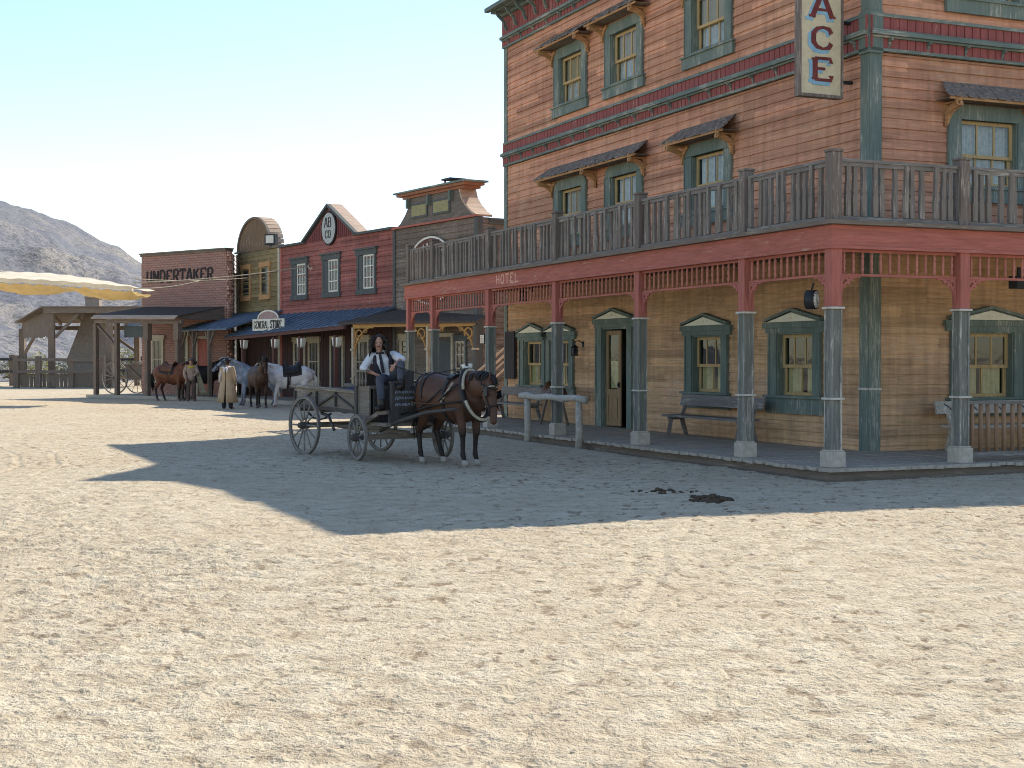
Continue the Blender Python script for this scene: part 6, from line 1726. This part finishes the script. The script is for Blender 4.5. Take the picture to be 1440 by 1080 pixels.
# clock on the corner post
ck = empty('clock', 'small round double-faced clock hung beside the corner post', 'clock', hloc(-PD-.16, -PD+.30, 2.56), HA+R(35))
mb = MB(); mb.tube([(0,-.07,0), (0,.07,0)], .14, 24); mb.build('clock_case', M['black'], ck)
mb = MB(); mb.tube([(0,-.0715,0), (0,-.0735,0)], .12, 24); mb.build('clock_face', M['white_paint'], ck)
mb = MB(); mb.strip([(0,0),(.03,-.075)], .014, -.08, -.0755); mb.strip([(0,0),(-.01,.095)], .01, -.083, -.0805)
for i in range(12):
    a = 2*PI*i/12; mb.strip([(.095*math.sin(a), .095*math.cos(a)), (.112*math.sin(a), .112*math.cos(a))], .008, -.078, -.0736)
mb.build('clock_hands', M['black'], ck)
mb = MB(); mb.beam((0,0,.15), (.08,0,.24), .02, .02); mb.build('bracket', M['black'], ck)
# wall lanterns
def lantern(label, x, y, z, ang):
    r = empty('wall_lantern', label, 'lantern', hloc(x, y, z), ang)
    mb = MB(); mb.tube([(0,0,.28), (0,-.1,.36), (0,-.2,.34), (0,-.22,.24)], .012, 6); mb.box(-.04,.04,-.01,.01,.2,.34); mb.build('bracket', M['black'], r)
    mb = MB(); mb.lathe([(.03,.26), (.09,.2), (.10,.185)], 10, (0,-.22)); mb.lathe([(.09,0), (.095,.03)], 10, (0,-.22))
    for k in range(4): a = PI/4+k*PI/2; mb.box(.08*math.cos(a)-.006, .08*math.cos(a)+.006, -.22+.08*math.sin(a)-.006, -.22+.08*math.sin(a)+.006, .03, .186)
    mb.build('lantern_cage', M['black'], r)
    mb = MB(); mb.lathe([(.065,.031), (.072,.1), (.06,.184)], 10, (0,-.22)); mb.build('lamp_glass', M['dark_pane'], r)
lantern('black iron lantern on a curved bracket between the double window and the door', -.02, 10.85, 1.78, HA-PI/2)
lantern('small black lamp hanging under the porch ceiling near the left posts', -1.9, 9.6, 3.0, HA-PI/2)
mb = MB(); mb.box(-.12,.12,-.1,.1,0,.2); mb.box(-.03,.03,-.02,.02,.2,.34); lx = mb.build('hanging_lamp', M['black'], None, .01, hloc(1.45, -1.9, 2.82), (0,0,HA)); tag(lx, 'dark square lamp under the porch ceiling at the right edge', 'lamp')

# palace-style vertical sign
sg = empty('vertical_sign', 'tall cream hanging sign with dark red letters A C E projecting from the upper facade', 'sign', hloc(-.28, .48, 6.14), HA)
mb = MB(); mb.box(-.80, 0, -.05, .05, 0, 2.9); mb.build('sign_board', plain('sign_cream', (.62,.52,.34), var=.15), sg)
mb = MB(); 
for a in ((-.84, -.80, 0, 2.9), (0, .04, 0, 2.9)): mb.box(a[0], a[1], -.075, .075, a[2]-.05, a[3])
mb.box(-.80, 0, -.075, .075, -.05, -.0); mb.build('sign_frame', M['grey_v'], sg)
mb = MB(); mc = MB()
for ch, z in (('E', .22), ('C', .74), ('A', 1.26)):
    letters(mc, ch, -.64, z-.035, .42, .38, 0, -.056, -.0505, thick=.30, thin=.17, serif=.2)
    letters(mb, ch, -.58, z+.02, .40, .36, 0, -.066, -.059, thick=.27, thin=.12, serif=.18)
mc.build('letter_shadows', plain('sky_blue_paint', (.25,.42,.52), var=.25), sg); mb.build('sign_letters', plain('oxblood_paint', (.17,.035,.03), var=.4), sg)
mb = MB(); mb.box(.041, .30, -.03, .03, .22, .27); mb.build('bracket', M['black'], sg)
mb = MB(); mb.box(.041, .30, -.03, .03, 1.22, 1.27); mb.build('bracket', M['black'], sg)

# notices at the far end of the porch, saddle on a stand by the door
mb = MB(); mb.box(0, .62, -.03, .03, 0, 1.25); nb = mb.build('shutter_board', M['dark_green'], None, 0, hloc(-.08, 15.42, 1.18), (0,0,HA-PI/2)); tag(nb, 'dark brown board hung at the left end of the hotel wall', 'board')
nt_ = empty('notice_sign', 'small white framed notice fixed beside the dark board at the hotel end', 'sign', hloc(-.55, 15.9, 2.1), HA-PI/2)
mb = MB(); mb.box(-.16,.16,-.015,.015,0,.28); mb.build('frame', M['black'], nt_); mb = MB(); mb.box(-.13,.13,-.02,-.0155,.03,.25); mb.build('notice_face', M['white_paint'], nt_)
mb = MB()
for i in range(4): mb.box(-.08, .02+.015*(i%3), -.0235, -.0205, .07+.04*i, .085+.04*i)
mb.build('notice_lines', M['red_v'], nt_)
st = empty('saddle_stand', 'wooden trestle stand left of the hotel door', 'stand', hloc(-.75, 10.9, DK), HA-PI/2)
mb = MB(); mb.beam((-.35,0,.82), (.35,0,.82), .1, .1); mb.build('beam', M['old_wood'], st)
for x in (-.3, .3):
    for y in (-.22, .22): mb = MB(); mb.beam((x, y, 0), (x, 0, .8), .05, .05); mb.build('leg', M['old_wood'], st)
mb = MB(); mb.smooth = True; vs = []; xs = [-.3,-.22,-.1,.05,.18,.24]; lf_ = [.13,.07,0,0,.08,.16]
for x, l in zip(xs, lf_):
    for i in range(11): a = R(10+160*i/10); vs.append((x, .25*math.cos(a), .60+.30*math.sin(a)+l*math.sin(a)**3))
mb.add(vs, [(i*11+k, i*11+k+1, (i+1)*11+k+1, (i+1)*11+k) for i in range(5) for k in range(10)], True); mb.tube([(.22,0,1.0),(.24,0,1.12)], [.03,.035], 8)
sd2 = mb.build('saddle', M['leather_brown'], None, 0, hloc(-.75, 10.9, DK), (0,0,HA-PI/2)); m = sd2.modifiers.new('t', 'SOLIDIFY'); m.thickness = .03; tag(sd2, 'brown leather riding saddle resting on the trestle stand', 'saddle')

# outside staircase beside the grey shop
sx_ = empty('staircase', 'open wooden steps with pale diagonal handrails between the hotel and the grey shop', 'staircase', (-1.15, 41.5, 0), R(15))
for i in range(7):
    mb = MB(); mb.box(.18*i, .18*i+.2, 0, 1.0, .17*(i+1)-.03, .17*(i+1)); mb.build('tread', M['old_wood'], sx_)
for y in (0, 1.0):
    mb = MB(); mb.beam((0, y, .05), (1.3, y, 1.25), .05, .2); mb.build('stringer', M['old_wood'], sx_)
    mb = MB(); mb.beam((-.1, y, .9), (1.3, y, 2.1), .06, .06); mb.beam((-.1, y, .5), (1.3, y, 1.7), .04, .05); mb.build('handrail', M['pale_trim'], sx_)
    for x in (0, 1.25): mb = MB(); mb.box(x-.03, x+.03, y-.03, y+.03, 0, .95+x*.9); mb.build('baluster_post', M['old_wood_v'], sx_)

# droppings, stones
def clump(label, x, y, n, sx, sy, seed, big):
    r = random.Random(seed); mb = MB()
    for i in range(n):
        cx, cy = r.gauss(0, sx), r.gauss(0, sy); s = r.uniform(.5, 1)*big; cz = s*.6 + max(0, (1-(cx/sx)**2*.4-(cy/sy)**2*.4))*big*1.3*r.random()
        mb.loft([((cx-s*.6, cy, cz), s*.8, s*.7), ((cx+s*.5, cy+r.uniform(-s, s)*.4, cz), s*.8, s*.7)], 7)
    o = mb.build('manure_pile', M['manure'], None, 0, (x, y, 0)); tag(o, label, 'manure'); o.location.z = float(ground_z(np.array([[x]]), np.array([[y]]))[0, 0])-.01
M['manure'] = plain('manure', (.085,.058,.036), rough=.95, var=.5, scale=30, bump=.6)
clump('large heap of dark horse droppings in the shade before the porch corner', 2.37, 16.9, 70, .12, .13, 1, .038)
clump('smaller scatter of horse droppings left of the large heap', 1.90, 18.1, 26, .16, .12, 2, .03)
r = random.Random(31); me_s = []
for k in range(4):
    mb = MB(); mb.loft([((-.02,0,0), .03, .02), ((.02,.01,0), .026, .018)], 7); q = mb.mesh('stone', [plain('stone%d' % k, (.35+.1*k, .29+.09*k, .22+.08*k))])
    for v in q.vertices: v.co += V3((r.uniform(-.006,.006),)*3)
    me_s.append(q)
mb = MB()
for i in range(260):
    d = 6+34*r.random()**1.4; x = r.uniform(-.42, .42)*d; s = r.uniform(.003, .010)
    z = float(ground_z(np.array([[x]]), np.array([[d]]))[0, 0]); mb.loft([((x-s*.5, d, z+s*.2), s, s*.6), ((x+s*.6, d+s*.3, z+s*.2), s*.8, s*.5)], 5)
o = mb.build('pebbles', plain('pebble', (.52,.43,.33), var=.4)); tag(o, 'loose pebbles scattered over the dirt', 'pebbles', kind='stuff')
# ============================================================ CAMERA, LIGHT
cam = bpy.data.cameras.new('camera'); co = bpy.data.objects.new('camera', cam); COL.objects.link(co)
cam.lens = 50.0; cam.sensor_width = 36.0; cam.clip_end = 6000; cam.clip_start = .1
co.location = (0, 0, 1.70); co.rotation_euler = (R(90-1.0), 0, 0)
scene.camera = co
az = math.atan2(.673, .864); el = R(42.4)
sun = bpy.data.lights.new('sun', 'SUN'); so = bpy.data.objects.new('sun', sun); COL.objects.link(so)
sun.energy = 4.2; sun.angle = R(.5); sun.color = (1, .93, .80)
d = Vector((math.sin(az)*math.cos(el), math.cos(az)*math.cos(el), math.sin(el)))
so.rotation_euler = d.to_track_quat('Z', 'Y').to_euler()
w = bpy.data.worlds.new('World'); scene.world = w; w.use_nodes = True
nt = w.node_tree; sky = nt.nodes.new('ShaderNodeTexSky'); sky.sky_type = 'NISHITA'; sky.sun_disc = False
sky.sun_elevation = el; sky.sun_rotation = az; sky.air_density = 1.0; sky.dust_density = .15; sky.ozone_density = 1.0; sky.altitude = 400
nt.links.new(sky.outputs[0], nt.nodes['Background'].inputs[0]); nt.nodes['Background'].inputs[1].default_value = .15
scene.view_settings.view_transform = 'Standard'; scene.view_settings.look = 'None'
scene.cycles.pixel_filter_type = 'BLACKMAN_HARRIS'; scene.cycles.filter_width = 1.05
scene.view_settings.gamma = 1; scene.view_settings.exposure = .66
